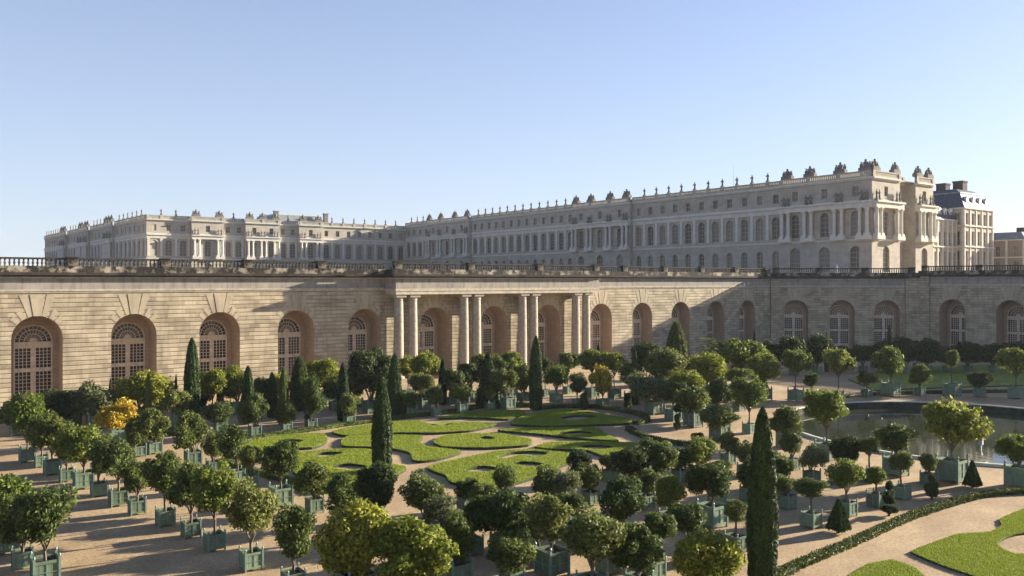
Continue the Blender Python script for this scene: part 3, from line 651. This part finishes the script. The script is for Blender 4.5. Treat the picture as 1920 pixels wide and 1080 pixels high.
def leafaxes(n, s, up=0.0, ratio=.55):
    a = rng.normal(size=(n, 3)); a[:, 2] += up; a /= np.linalg.norm(a, axis=1)[:, None]
    b_ = rng.normal(size=(n, 3)); b_ -= (b_*a).sum(1)[:, None]*a; b_ /= np.linalg.norm(b_, axis=1)[:, None]
    sz = s*rng.uniform(.7, 1.35, n)[:, None]; return b_*sz*ratio, a*sz
hedge([(1440, 1092), (1500, 1062), (1600, 1020), (1700, 975), (1790, 945), (1860, 929), (1960, 924)], 'long low box hedge running diagonally across the bottom right corner', .48, .28)
hedge([(430, 847), (470, 828), (560, 812), (700, 792), (860, 773), (905, 764), (1000, 763)], 'low dark box hedge along the far left edge of the scrolled lawns', .6, .4, 160)
hedge([(1000, 769), (1060, 765), (1130, 767), (1200, 780), (1212, 792), (1190, 797)], 'low box hedge curving round the far right end of the scrolled lawns', .6, .4, 160)
hedge([(1178, 806), (1190, 814), (1215, 824), (1250, 832), (1300, 838)], 'short low box hedge at the right tip of the scrolled lawns', .6, .4, 160)
hedge([(415, 868), (470, 886), (550, 908), (620, 925)], 'low box hedge at the near left edge of the scrolled lawns', .5, .4, 160)
hedge([(1560, 748), (1640, 741), (1800, 737), (2000, 735)], 'low hedge in shade along the lawn beyond the basin', .6, .4, 60)

# ------------------------------------------------------------ plants
def crown_mesh(name, mat, n=3600, ls=.15, clumps=26, r=1.35, loose=.18, flat=1.0, seed=0, spread=.8):
    g_ = np.random.default_rng(seed)
    cc = g_.normal(size=(clumps, 3)); cc /= np.linalg.norm(cc, axis=1)[:, None]; cc[:, 2] *= flat
    cc[:, :2] *= 1+.12*g_.normal(size=2); cc *= r*g_.uniform(.42, spread, clumps)[:, None]
    cc = np.vstack([cc, np.zeros((3, 3))]); cr = np.append(np.where(np.linalg.norm(cc[:clumps], axis=1) > .82*r, g_.uniform(.13, .26, clumps), g_.uniform(.22, .44, clumps))*r, [.48*r]*3)
    pr_ = cr**2/np.sum(cr**2); k = g_.choice(len(cc), n, p=pr_)
    d = g_.normal(size=(n, 3)); d /= np.linalg.norm(d, axis=1)[:, None]
    rad = cr[k]*(1-.42*g_.random(n)**1.6+loose*g_.normal(size=n)*.6)
    c = cc[k]+d*rad[:, None]; c[:, 2] = np.maximum(c[:, 2], -.88*r)
    a = d+g_.normal(size=(n, 3))*.75; a /= np.linalg.norm(a, axis=1)[:, None]      # leaf normal leans outward
    u = g_.normal(size=(n, 3)); u -= (u*a).sum(1)[:, None]*a; u /= np.linalg.norm(u, axis=1)[:, None]; v = np.cross(a, u)
    sz = ls*g_.uniform(.6, 1.3, n)[:, None]
    return quadcloud(name, c, u*sz*.5, v*sz, mat)
CR = {}
spec = {'d': (8800, .076, 34, .15, .88), 'm': (8200, .076, 32, .20, .92), 'c': (8000, .078, 30, .22, .93), 'y': (13000, .07, 44, .2, .88), 'o': (5000, .08, 24, .40, 1.0), 'g': (7600, .075, 30, .22, .92), 'k': (10000, .075, 46, .08, .80)}
for k, (n_, ls, cl, lo, sp) in spec.items():
    CR[k] = [crown_mesh('crown', L[k], n_, ls, cl, 1.0, lo, (1.0, .8, 1.0, .9, 1.0, .75)[i], 31*i+ord(k), sp) for i in range(6)]
def planter_mesh(detail=True):
    mb = MB(); s = .5; z0, z1 = .12, 1.0
    for a in range(4):
        ca_, sa_ = [(1, 0), (0, 1), (-1, 0), (0, -1)][a]
        def T(x, y, z): return (x*ca_-y*sa_, x*sa_+y*ca_, z)
        def bx(x0, x1, y0, y1, za, zb, mi):
            P = [T(x0, y0, za), T(x1, y0, za), T(x1, y1, za), T(x0, y1, za), T(x0, y0, zb), T(x1, y0, zb), T(x1, y1, zb), T(x0, y1, zb)]
            for q in ((0, 1, 5, 4), (1, 2, 6, 5), (2, 3, 7, 6), (3, 0, 4, 7), (4, 5, 6, 7), (3, 2, 1, 0)): mb.quad(*[P[k] for k in q], mi=mi)
        for k in range(6):
            x = -s+.05+(2*s-.1)*k/6; bx(x+.006, x+(2*s-.1)/6-.006, -s+.03, -s+.07, z0, z1-.03, 0)
        bx(-s+.05, s-.05, -s, -s+.03, z1-.14, z1-.01, 0); bx(-s+.05, s-.05, -s, -s+.03, z0, z0+.12, 0)
        bx(-.025, .025, -s+.01, -s+.03, z0+.12, z1-.14, 1)
        bx(-s+.02, s-.02, -s-.004, -s+.0, .50, .53, 1)
    return mb
mb = planter_mesh(); mb.quad((-.44, -.44, .86), (.44, -.44, .86), (.44, .44, .86), (-.44, .44, .86), mi=2)
PL = mb.mesh('planter_box', M_PLANT, M_POST, M_SOIL)
mb = MB(); mb.box(-.045, .045, -.045, .045, 0, 1.1); mb.lathe([(.02, 1.1), (.055, 1.14), (.06, 1.18), (.03, 1.23), (0, 1.24)], 0, 0, 8); POSTM = mb.mesh('corner_post', M_POST)
def trunk_mesh(seed):
    r = random.Random(seed); mb = MB(); p = Vector((0, 0, 0)); 
    q = Vector((r.uniform(-.05, .05), r.uniform(-.05, .05), .55)); mb.tube(p, q, .062, .05); q2 = Vector((0, 0, 1.0)); mb.tube(q, q2, .05, .04)
    return mb.mesh('trunk', M_BARK)
TR = [trunk_mesh(i) for i in range(3)]
def limbs_mesh(seed):
    r = random.Random(seed); mb = MB()
    for i in range(6):
        a = 2*math.pi*i/6+r.uniform(-.3, .3); e = Vector((.6*math.cos(a), .6*math.sin(a), r.uniform(.1, .7))); m_ = e*.5+Vector((0, 0, -.15))
        mb.tube((0, 0, -.75), m_, .032, .02, 5); mb.tube(m_, e, .02, .008, 5)
    return mb.mesh('limbs', M_BARK)
LIMB = [limbs_mesh(i) for i in range(2)]
ADJ = {'d': 'dark green', 'm': 'mid green', 'c': 'fresh green', 'y': 'yellow-green', 'o': 'pale olive', 'g': 'golden yellow', 'k': 'deep green'}
ORD = ['first', 'second', 'third', 'fourth', 'fifth', 'sixth', 'seventh', 'eighth', 'ninth', 'tenth', 'eleventh', 'twelfth', 'thirteenth', 'fourteenth', 'fifteenth', 'sixteenth', 'seventeenth', 'eighteenth', 'nineteenth', 'twentieth', 'twenty-first', 'twenty-second', 'twenty-third', 'twenty-fourth', 'twenty-fifth', 'twenty-sixth', 'twenty-seventh', 'twenty-eighth', 'twenty-ninth', 'thirtieth']
LABELS = set(); _ti = [0]
def potted_tree(x, yb, cx, top, bot, wpx, kind, label, boxm=None, group='trees in green square planter boxes'):
    i = _ti[0]; _ti[0] += 1
    X, Y, _ = G(x, yb-2); ppm = (yb-HOR)/HC
    H = (yb-top)/ppm; hb = (yb-bot)/ppm; r = wpx/ppm/2; zc = (H+hb)/2; rz = (H-hb)/2
    s = boxm or min(1.35, max(.85, r*.75)); off = (cx-x)/ppm
    t = thing('potted_tree', label, 'potted tree', (X, Y, 0), 0, group)
    p = obj('planter_box', PL, t, (0, 0, 0), 0, (s, s, s))
    for sx in (-.47, .47):
        for sy in (-.47, .47): obj('corner_post', POSTM, p, (sx, sy, 0))
    hb = max(hb, s*.95); zc = max(zc, s*.9+rz*.8)
    tz = zc-rz*.55; ox, oy = off*VY, -off*VX
    tr = obj('trunk', TR[i % 3], t, (0, 0, .8*s), 0, (1.15, 1.15, max(.2, tz-.8*s)))
    obj('limbs', LIMB[i % 2], tr, (0, 0, 1+ .0), i*1.3, (r*1.0, r*1.0, rz*1.0/max(.2, tz-.8*s))) if rz > .4 else None
    obj('crown', CR[kind][(i*5+i//6) % 6], t, (ox*.8, oy*.8, zc), i*2.399, (r*1.02, r*1.02, rz*1.05))
    assert label not in LABELS, label; LABELS.add(label)
def cypress_mesh(mat, n, hr, seed, cone=False):
    """height 1 unit = 8 m column, radius hr"""
    g_ = np.random.default_rng(seed); H = 8.0; rr = hr
    t = g_.random(n); 
    prof = (lambda t: (1-t**2.9)**.64*(.82+.18*np.sin(np.clip(t*3.2, 0, 1.57)))) if not cone else ((lambda t: (1-t)**.55*1.0*np.clip(t*9+.75, 0, 1)) if cone == 1 else (lambda t: (1-t**2.4)**.6*np.clip(t*3+.72, 0, 1)))
    th = g_.random(n)*2*np.pi; lob = 1+.05*np.sin(th*5+seed)+.05*np.sin(th*11+t*4+seed)+.03*np.sin(t*19+th*2)+.03*np.sin(t*47+th*3)
    rad = rr*prof(t)*lob*(1-.10*g_.random(n))+g_.normal(0, .018, n)
    c = np.c_[rad*np.cos(th), rad*np.sin(th), t*H+.05]
    out = np.c_[np.cos(th), np.sin(th), .15*np.ones(n)]; a = out+g_.normal(size=(n, 3))*.55; a /= np.linalg.norm(a, axis=1)[:, None]
    v = np.c_[np.zeros(n), np.zeros(n), np.ones(n)]+g_.normal(size=(n, 3))*.3; v -= (v*a).sum(1)[:, None]*a; v /= np.linalg.norm(v, axis=1)[:, None]; u = np.cross(a, v)
    sz = g_.uniform(.045, .095, n)[:, None]
    cv, cf = [], []; K = 12; S = 14
    for j in range(S+1):
        tt = min(j/S, .985)
        for k in range(K): q = 2*math.pi*k/K; r_ = rr*float(prof(np.array(tt)))*.86; cv.append((r_*math.cos(q), r_*math.sin(q), tt*H+.03))
    for j in range(S):
        for k in range(K): cf.append((j*K+k, j*K+(k+1) % K, (j+1)*K+(k+1) % K, (j+1)*K+k))
    return quadcloud('foliage', c, u*sz*.45, v*sz*1.3, mat, (cv, cf))
CY = {'d': [cypress_mesh(L['cy'], 22000, .7, i) for i in (1, 2)], 'b': [cypress_mesh(L['cb'], 9000, .7, 3)], 'n': [cypress_mesh(L['cy'], 9000, .7, 4, True)], 'w': [cypress_mesh(L['d'], 15000, .7, 6, 2)]}
st_me = MB(); st_me.lathe([(.09, -.05), (.07, .3)], 0, 0, 8); st_me = st_me.mesh('trunk', M_BARK)
def cypress(x, yb, top, wpx, kind, label, name='clipped_column_tree', cat='conical tree'):
    X, Y, _ = G(x, yb-2); ppm = (yb-HOR)/HC; H = (yb-top)/ppm; r = wpx/ppm/2*.95
    t = thing(name, label, cat, (X, Y, 0), 0); i = _ti[0]; _ti[0] += 1
    M_ = CY[kind]; f = obj('foliage', M_[i % len(M_)], t, (0, 0, .1), i*1.7, (r/.68, r/.68, (H-.1)/8.0)); obj('trunk', st_me, t)
    assert label not in LABELS, label; LABELS.add(label)
def zone(rows, text):
    """rows of potted trees in one part of the garden; text holds {n} for the ordinal"""
    for i, r_ in enumerate(rows):
        kind = r_[6]; lab = text.format(a=ADJ[kind], n=ORD[i])
        potted_tree(*r_[:7], lab, r_[7] if len(r_) > 7 else None)
zone([(550,1108,555,948,1045,82,'m'),(471,1068,467,905,1005,92,'m'),(402,1032,405,868,962,85,'c'),(358,1008,352,872,955,75,'d'),(310,986,305,848,925,78,'d'),(257,965,248,862,925,52,'d'),(222,949,212,822,895,80,'m'),(185,931,192,818,888,60,'m'),(157,917,150,795,868,85,'c'),(125,904,125,800,868,60,'d'),(98,891,97,778,845,72,'d'),(78,877,80,775,840,50,'d'),(51,867,50,738,822,68,'c')],
     '{a} potted tree, {n} from the front in the row along the left walk')
zone([(85,1092,75,912,1018,108,'m',1.1),(42,1066,38,925,1020,85,'d'),(8,1038,8,886,990,90,'c',1.2)],
     '{a} potted tree, {n} from the right in the bottom left corner')
zone([(705,1005,705,870,955,88,'k'),(640,986,640,893,955,78,'d'),(590,962,585,868,930,72,'d'),(527,949,525,823,893,70,'d',1.15),(470,915,470,835,880,44,'m'),(445,906,433,797,862,60,'m'),(400,888,402,812,862,46,'m'),(362,873,350,778,845,70,'d'),(290,852,287,770,828,62,'d'),(262,857,250,786,838,45,'d')],
     '{a} potted tree, {n} from the right in the second left row')
zone([(32,818,28,752,800,60,'d'),(150,782,150,738,770,54,'k'),(202,785,205,738,775,66,'d'),(300,774,300,712,752,62,'m'),(375,776,378,735,772,44,'k'),(490,774,490,712,757,54,'d'),(520,771,524,703,750,48,'y'),(628,772,628,705,752,46,'d'),(668,766,668,700,745,44,'m'),(722,769,722,700,746,44,'m'),(115,806,118,735,790,92,'k'),(178,806,178,725,800,80,'o'),(222,834,222,752,803,75,'g'),(262,792,265,700,765,105,'y'),(335,800,330,732,780,60,'m'),(398,782,398,692,745,52,'y'),(413,812,410,752,795,52,'m'),(445,777,434,688,750,56,'y'),(478,820,473,740,798,52,'m'),(537,813,537,752,798,42,'m'),(583,808,587,712,780,48,'d'),(618,759,603,672,728,68,'y'),(655,798,655,738,785,46,'m'),(695,776,697,648,742,84,'k',1.3)],
     '{a} potted tree, {n} from the left among those before the left arches')
zone([(768,783,765,736,768,56,'m'),(765,750,762,666,708,46,'y'),(795,770,790,700,742,50,'m'),(800,757,800,662,715,58,'y'),(817,782,815,722,760,34,'m'),(845,762,850,690,735,44,'d'),(865,776,865,717,752,48,'c'),(882,755,880,678,722,54,'d'),(905,748,905,662,695,44,'c'),(918,770,917,724,750,28,'c'),(952,768,940,692,742,56,'m'),(955,748,955,660,706,58,'c'),(982,756,978,682,740,48,'m'),(1043,758,1043,680,728,48,'c'),(1065,740,1065,660,694,38,'d'),(1082,764,1085,700,738,38,'d'),(1022,745,1020,668,700,34,'k'),(930,752,930,664,700,44,'m'),(1110,748,1108,655,695,54,'c'),(1130,767,1128,685,738,46,'g'),(1152,750,1152,655,700,48,'c')],
     '{a} potted tree, {n} from the left of those standing before the columned portico')
zone([(1185,760,1185,682,724,56,'m'),(1212,745,1212,643,690,60,'k'),(1225,778,1212,700,755,98,'o',1.35),(1242,760,1245,655,716,78,'m'),(1287,785,1285,696,745,66,'y'),(1300,802,1300,725,780,72,'m'),(1325,770,1330,662,722,92,'y'),(1385,772,1385,690,722,46,'m'),(1395,742,1395,637,700,90,'c'),(1262,790,1262,715,755,60,'d'),(1270,745,1275,668,712,64,'m'),(1345,790,1350,712,760,56,'d'),(1425,756,1425,714,738,32,'d'),(1432,752,1432,665,716,64,'c')],
     '{a} potted tree, {n} from the left between the portico and the canted corner')
zone([(1492,754,1495,650,702,54,'c',1.3),(1522,748,1522,700,728,28,'d'),(1572,750,1572,650,702,60,'c',.9),(1625,747,1625,698,724,40,'m'),(1670,744,1667,650,702,62,'c',1.6),(1724,744,1724,684,722,42,'c'),(1785,744,1785,656,694,28,'m',1.5),(1837,746,1837,694,728,44,'k'),(1905,749,1903,652,702,64,'c',1.3)],
     '{a} potted tree, {n} from the left in the row beyond the basin')
zone([(1350,826,1350,765,805,76,'m'),(1365,872,1365,812,848,44,'d'),(1405,814,1405,706,766,68,'c',.9),(1475,840,1472,765,815,74,'d'),(1485,882,1480,812,855,46,'m'),(1550,864,1545,720,798,84,'c'),(1583,905,1583,818,870,64,'k'),(1522,908,1522,834,886,50,'o'),(1463,922,1462,848,898,46,'d'),(1405,940,1405,862,918,62,'d'),(1398,896,1395,828,868,50,'m')],
     '{a} potted tree, number {n} of the group left of the basin')
zone([(1912,914,1902,818,868,62,'c',1.4),(1785,904,1790,742,836,104,'c',1.55),(1742,912,1742,853,884,36,'m'),(1680,893,1675,796,846,78,'m',1.3),(1690,937,1690,849,886,42,'m'),(1630,906,1628,820,854,44,'m'),(1643,952,1640,876,909,40,'c'),(1588,968,1583,864,918,64,'c'),(1521,990,1520,898,934,64,'d')],
     '{a} potted tree, {n} from the right on the gravel before the basin')
zone([(945,958,945,870,922,44,'m'),(875,958,878,898,938,46,'d'),(795,1005,790,888,962,76,'m'),(828,1012,828,924,978,78,'o'),(1028,968,1028,873,936,62,'m'),(1085,908,1085,846,886,52,'k'),(1108,948,1103,868,918,62,'d'),(1185,932,1185,834,894,82,'k'),(1240,928,1240,832,890,64,'m'),(1218,880,1222,822,856,44,'d'),(1310,902,1310,820,872,70,'c'),(1145,905,1145,850,885,40,'m'),(1275,905,1272,845,880,52,'d'),(900,990,905,905,955,60,'m'),(1060,985,1060,880,930,54,'o'),(1210,955,1212,880,925,56,'m'),(1345,955,1350,865,905,50,'d')],
     '{a} potted tree, number {n} of those crowding the near edge of the lawns')
zone([(668,1130,668,945,1078,132,'y',1.3),(770,1145,765,978,1088,150,'y',1.3),(855,1100,858,965,1050,70,'d',1.1),(945,1042,942,914,1002,102,'d'),(960,1105,960,1000,1072,88,'d'),(1035,1078,1030,930,1012,94,'m',1.2),(1110,1125,1110,955,1056,116,'m'),(1165,1018,1165,896,976,86,'d'),(1198,1115,1195,985,1070,100,'d'),(1255,990,1253,893,950,62,'c'),(1290,1058,1285,944,1003,86,'m'),(1325,1130,1325,996,1092,126,'y'),(1335,988,1328,866,934,80,'d',1.25),(1380,1035,1380,938,978,48,'m'),(1475,955,1466,893,926,46,'m'),(1010,1060,985,975,1030,60,'d'),(885,1040,890,940,1000,60,'d'),(1225,1085,1235,960,1020,70,'m'),(1140,1075,1150,1000,1040,60,'o'),(1065,1010,1068,925,972,58,'d')],
     '{a} potted tree, number {n} of those nearest the viewer in the middle')
# dark shrubs in the shade of the right walls
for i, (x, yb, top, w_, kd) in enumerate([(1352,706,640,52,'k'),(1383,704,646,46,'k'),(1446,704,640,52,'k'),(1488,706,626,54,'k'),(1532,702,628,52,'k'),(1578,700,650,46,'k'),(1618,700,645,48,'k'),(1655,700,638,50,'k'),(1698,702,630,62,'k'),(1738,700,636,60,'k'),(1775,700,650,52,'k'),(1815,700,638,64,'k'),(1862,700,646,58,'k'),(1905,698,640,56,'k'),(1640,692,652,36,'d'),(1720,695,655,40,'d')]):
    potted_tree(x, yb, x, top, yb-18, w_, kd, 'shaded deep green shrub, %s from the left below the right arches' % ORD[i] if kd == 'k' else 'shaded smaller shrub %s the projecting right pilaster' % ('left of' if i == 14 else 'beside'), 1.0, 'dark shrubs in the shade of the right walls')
cyp = [(1430,1108,768,58,'d','tallest dark clipped column tree in the front right of the garden'),
 (716,890,712,39,'d','tall clipped column tree standing in front of the scrolled lawns'),
 (360,794,636,31,'d','tall dark column tree before the left arches, beside the third arch'),
 (1005,771,632,27,'d','tall dark column tree before the right pairs of portico columns'),
 (740,784,665,28,'d','dark column tree before the left end of the portico'),
 (643,793,683,24,'d','column tree left of the big round tree, right of the fourth arch'),
 (465,797,688,25,'d','column tree between the third and fourth left arches'),
 (510,786,700,20,'d','short dark column tree just left of the paired column trees'),
 (532,801,690,22,'b','slim bright column tree below the fourth left arch'),
 (413,775,690,15,'b','thin pale column tree before the yellow-green tree under the third arch'),
 (278,800,700,13,'b','thin bright green column tree beside the golden tree'),
 (145,808,750,17,'b','short bright green column tree left of the golden tree'),
 (562,772,670,38,'w','broad dark cone tree below the fourth left arch'),
 (915,767,664,46,'n','dark pointed cone tree before the middle of the portico'),
 (830,762,675,17,'d','slim dark column tree before the left portico arch'),
 (1122,742,647,13,'d','slim column tree before the right end of the portico'),
 (1190,762,655,15,'d','thin column tree just right of the portico'),
 (1268,722,605,46,'w','large dome-topped clipped yew before the right arches'),
 (207,775,712,11,'n','tiny dark spire tree before the second left arch'),
 (330,795,704,11,'n','tiny dark spire tree left of the tall column tree'),
 (1415,705,622,9,'d','thin dark spire left of the canted corner'),
 (1550,700,624,9,'d','thin dark spire before the middle canted arch'),
 (1668,705,608,10,'d','thin dark spire before the right canted arch')]
for c_ in cyp: cypress(*c_)
# topiary
def topiary(x, yb, pieces, label):
    X, Y, _ = G(x, yb-1); ppm = (yb-HOR)/HC; t = thing('topiary', label, 'topiary', (X, Y, 0))
    obj('trunk', st_me, t)
    for (kd, z0, z1, w_) in pieces:
        z0, z1, r = z0/ppm, z1/ppm, w_/ppm/2
        if kd == 'ball': obj('foliage', CR['k'][0], t, (0, 0, (z0+z1)/2), z1, (r*1.1, r*1.1, (z1-z0)/2*1.1))
        else: obj('foliage', PYR, t, (0, 0, z0), 0, (r, r, (z1-z0)))
    assert label not in LABELS; LABELS.add(label)
def pyr_mesh():
    n = 5000; C_ = []; t = 1-np.sqrt(rng.random(n)); s = (1-t)*.93+.07; e = rng.uniform(-1, 1, n); k = rng.integers(0, 4, n)
    x = np.where(k == 0, e, np.where(k == 1, -e, np.where(k == 2, 1, -1)))*s; y = np.where(k == 0, 1, np.where(k == 1, -1, e))*s
    c = np.c_[x, y, t]+rng.normal(0, .02, (n, 3)); u, v = leafaxes(n, .07)
    cv = [(-.93, -.93, 0), (.93, -.93, 0), (.93, .93, 0), (-.93, .93, 0), (-.06, -.06, .97), (.06, -.06, .97), (.06, .06, .97), (-.06, .06, .97)]
    return quadcloud('foliage', c, u, v*[1, 1, .6], L['cy'], (cv, [(0, 1, 5, 4), (1, 2, 6, 5), (2, 3, 7, 6), (3, 0, 4, 7), (4, 5, 6, 7)]))
PYR = pyr_mesh()
topiary(1572, 1000, [('pyr', 8, 66, 34)], 'clipped pyramid yew at the near edge of the right gravel')
topiary(1823, 915, [('pyr', 5, 52, 26)], 'clipped pyramid yew just right of the largest planter')
topiary(1747, 938, [('ball', 5, 34, 27), ('ball', 34, 50, 13)], 'clipped yew ball with a small knob on the right gravel')
topiary(1667, 968, [('ball', 6, 20, 36), ('ball', 22, 48, 25), ('ball', 48, 66, 14)], 'three-tiered clipped yew on the right gravel')
topiary(888, 962, [('ball', 30, 46, 12), ('ball', 48, 62, 8)], 'small clipped finial shrub at the near lawn edge')
topiary(755, 784, [('ball', 6, 24, 16)], 'small dark clipped ball before the left end of the portico')
topiary(900, 766, [('ball', 2, 16, 18), ('ball', 16, 34, 12)], 'small dark clipped shrub before the portico centre')
topiary(1095, 770, [('ball', 2, 18, 18), ('ball', 14, 34, 15)], 'dark clipped shrub left of the golden tree in the portico row')
topiary(1177, 772, [('ball', 2, 18, 16), ('ball', 16, 34, 14)], 'dark clipped shrub right of the golden tree in the portico row')
topiary(1270, 808, [('ball', 2, 16, 16), ('ball', 14, 32, 12), ('ball', 34, 50, 16)], 'dark tiered clipped shrub right of the scrolled lawns')
topiary(577, 800, [('ball', 8, 22, 14)], 'small dark clipped ball before the fourth left arch')
topiary(1307, 832, [('ball', 2, 20, 26)], 'low dark clipped mound right of the scrolled lawns')
# potted palm
X, Y, _ = G(1327, 738); t = thing('potted_palm', 'pale fan palm on a slim trunk before the shaded right arches', 'palm', (X, Y, 0))
p = obj('planter_box', PL, t)
for sx in (-.47, .47):
    for sy in (-.47, .47): obj('corner_post', POSTM, p, (sx, sy, 0))
obj('trunk', TR[1], t, (0, 0, .8), 0, (1.3, 1.3, 5.0)); mb = MB()
for i in range(42):
    a = i*2.4; el = R(-25+95*((i*7) % 42)/42); d = Vector((math.cos(a)*math.cos(el), math.sin(a)*math.cos(el), math.sin(el))); e = d*1.75+Vector((0, 0, -.35)); sd = Vector((-math.sin(a), math.cos(a), 0))
    m_ = d*.95; mb.tube((0, 0, 0), m_, .015, .012, 3)
    for k in range(-4, 5): q = e+sd*k*.17; mb.quad(m_, m_.lerp(q, .6)+sd*.035, q, m_.lerp(q, .6)-sd*.035)
obj('crown', mb.mesh('crown', L['o']), t, (0, 0, 5.9))
# fountain jet pipe in the basin
mb = MB(); mb.lathe([(.22, -.6), (.22, .1), (.1, .15), (.08, .8), (.14, .82), (.14, 1.05), (0, 1.08)], 0, 0, 10)
thing('fountain_nozzle', 'small pale fountain pipe standing in the basin water', 'fountain', (BC[0]-.5, BC[1]-1, 0), me=mb.mesh('fountain_nozzle', M_MARB))
# thin morning air
mb = MB(); mb.box(-3300, 3300, -3300, 3300, -3, 70)
hm = bpy.data.materials.new('haze_air'); hm.use_nodes = True; hn = hm.node_tree; hn.nodes.remove(hn.nodes['Principled BSDF'])
pv = hn.nodes.new('ShaderNodeVolumePrincipled'); pv.inputs['Density'].default_value = .00009; pv.inputs['Color'].default_value = (.86, .91, 1.0, 1); pv.inputs['Anisotropy'].default_value = .1
hn.links.new(pv.outputs[0], hn.nodes['Material Output'].inputs['Volume'])
hz = obj('haze', mb.mesh('haze', hm)); hz['kind'] = 'stuff'
print('potted', _ti[0], 'objects', len(bpy.data.objects))
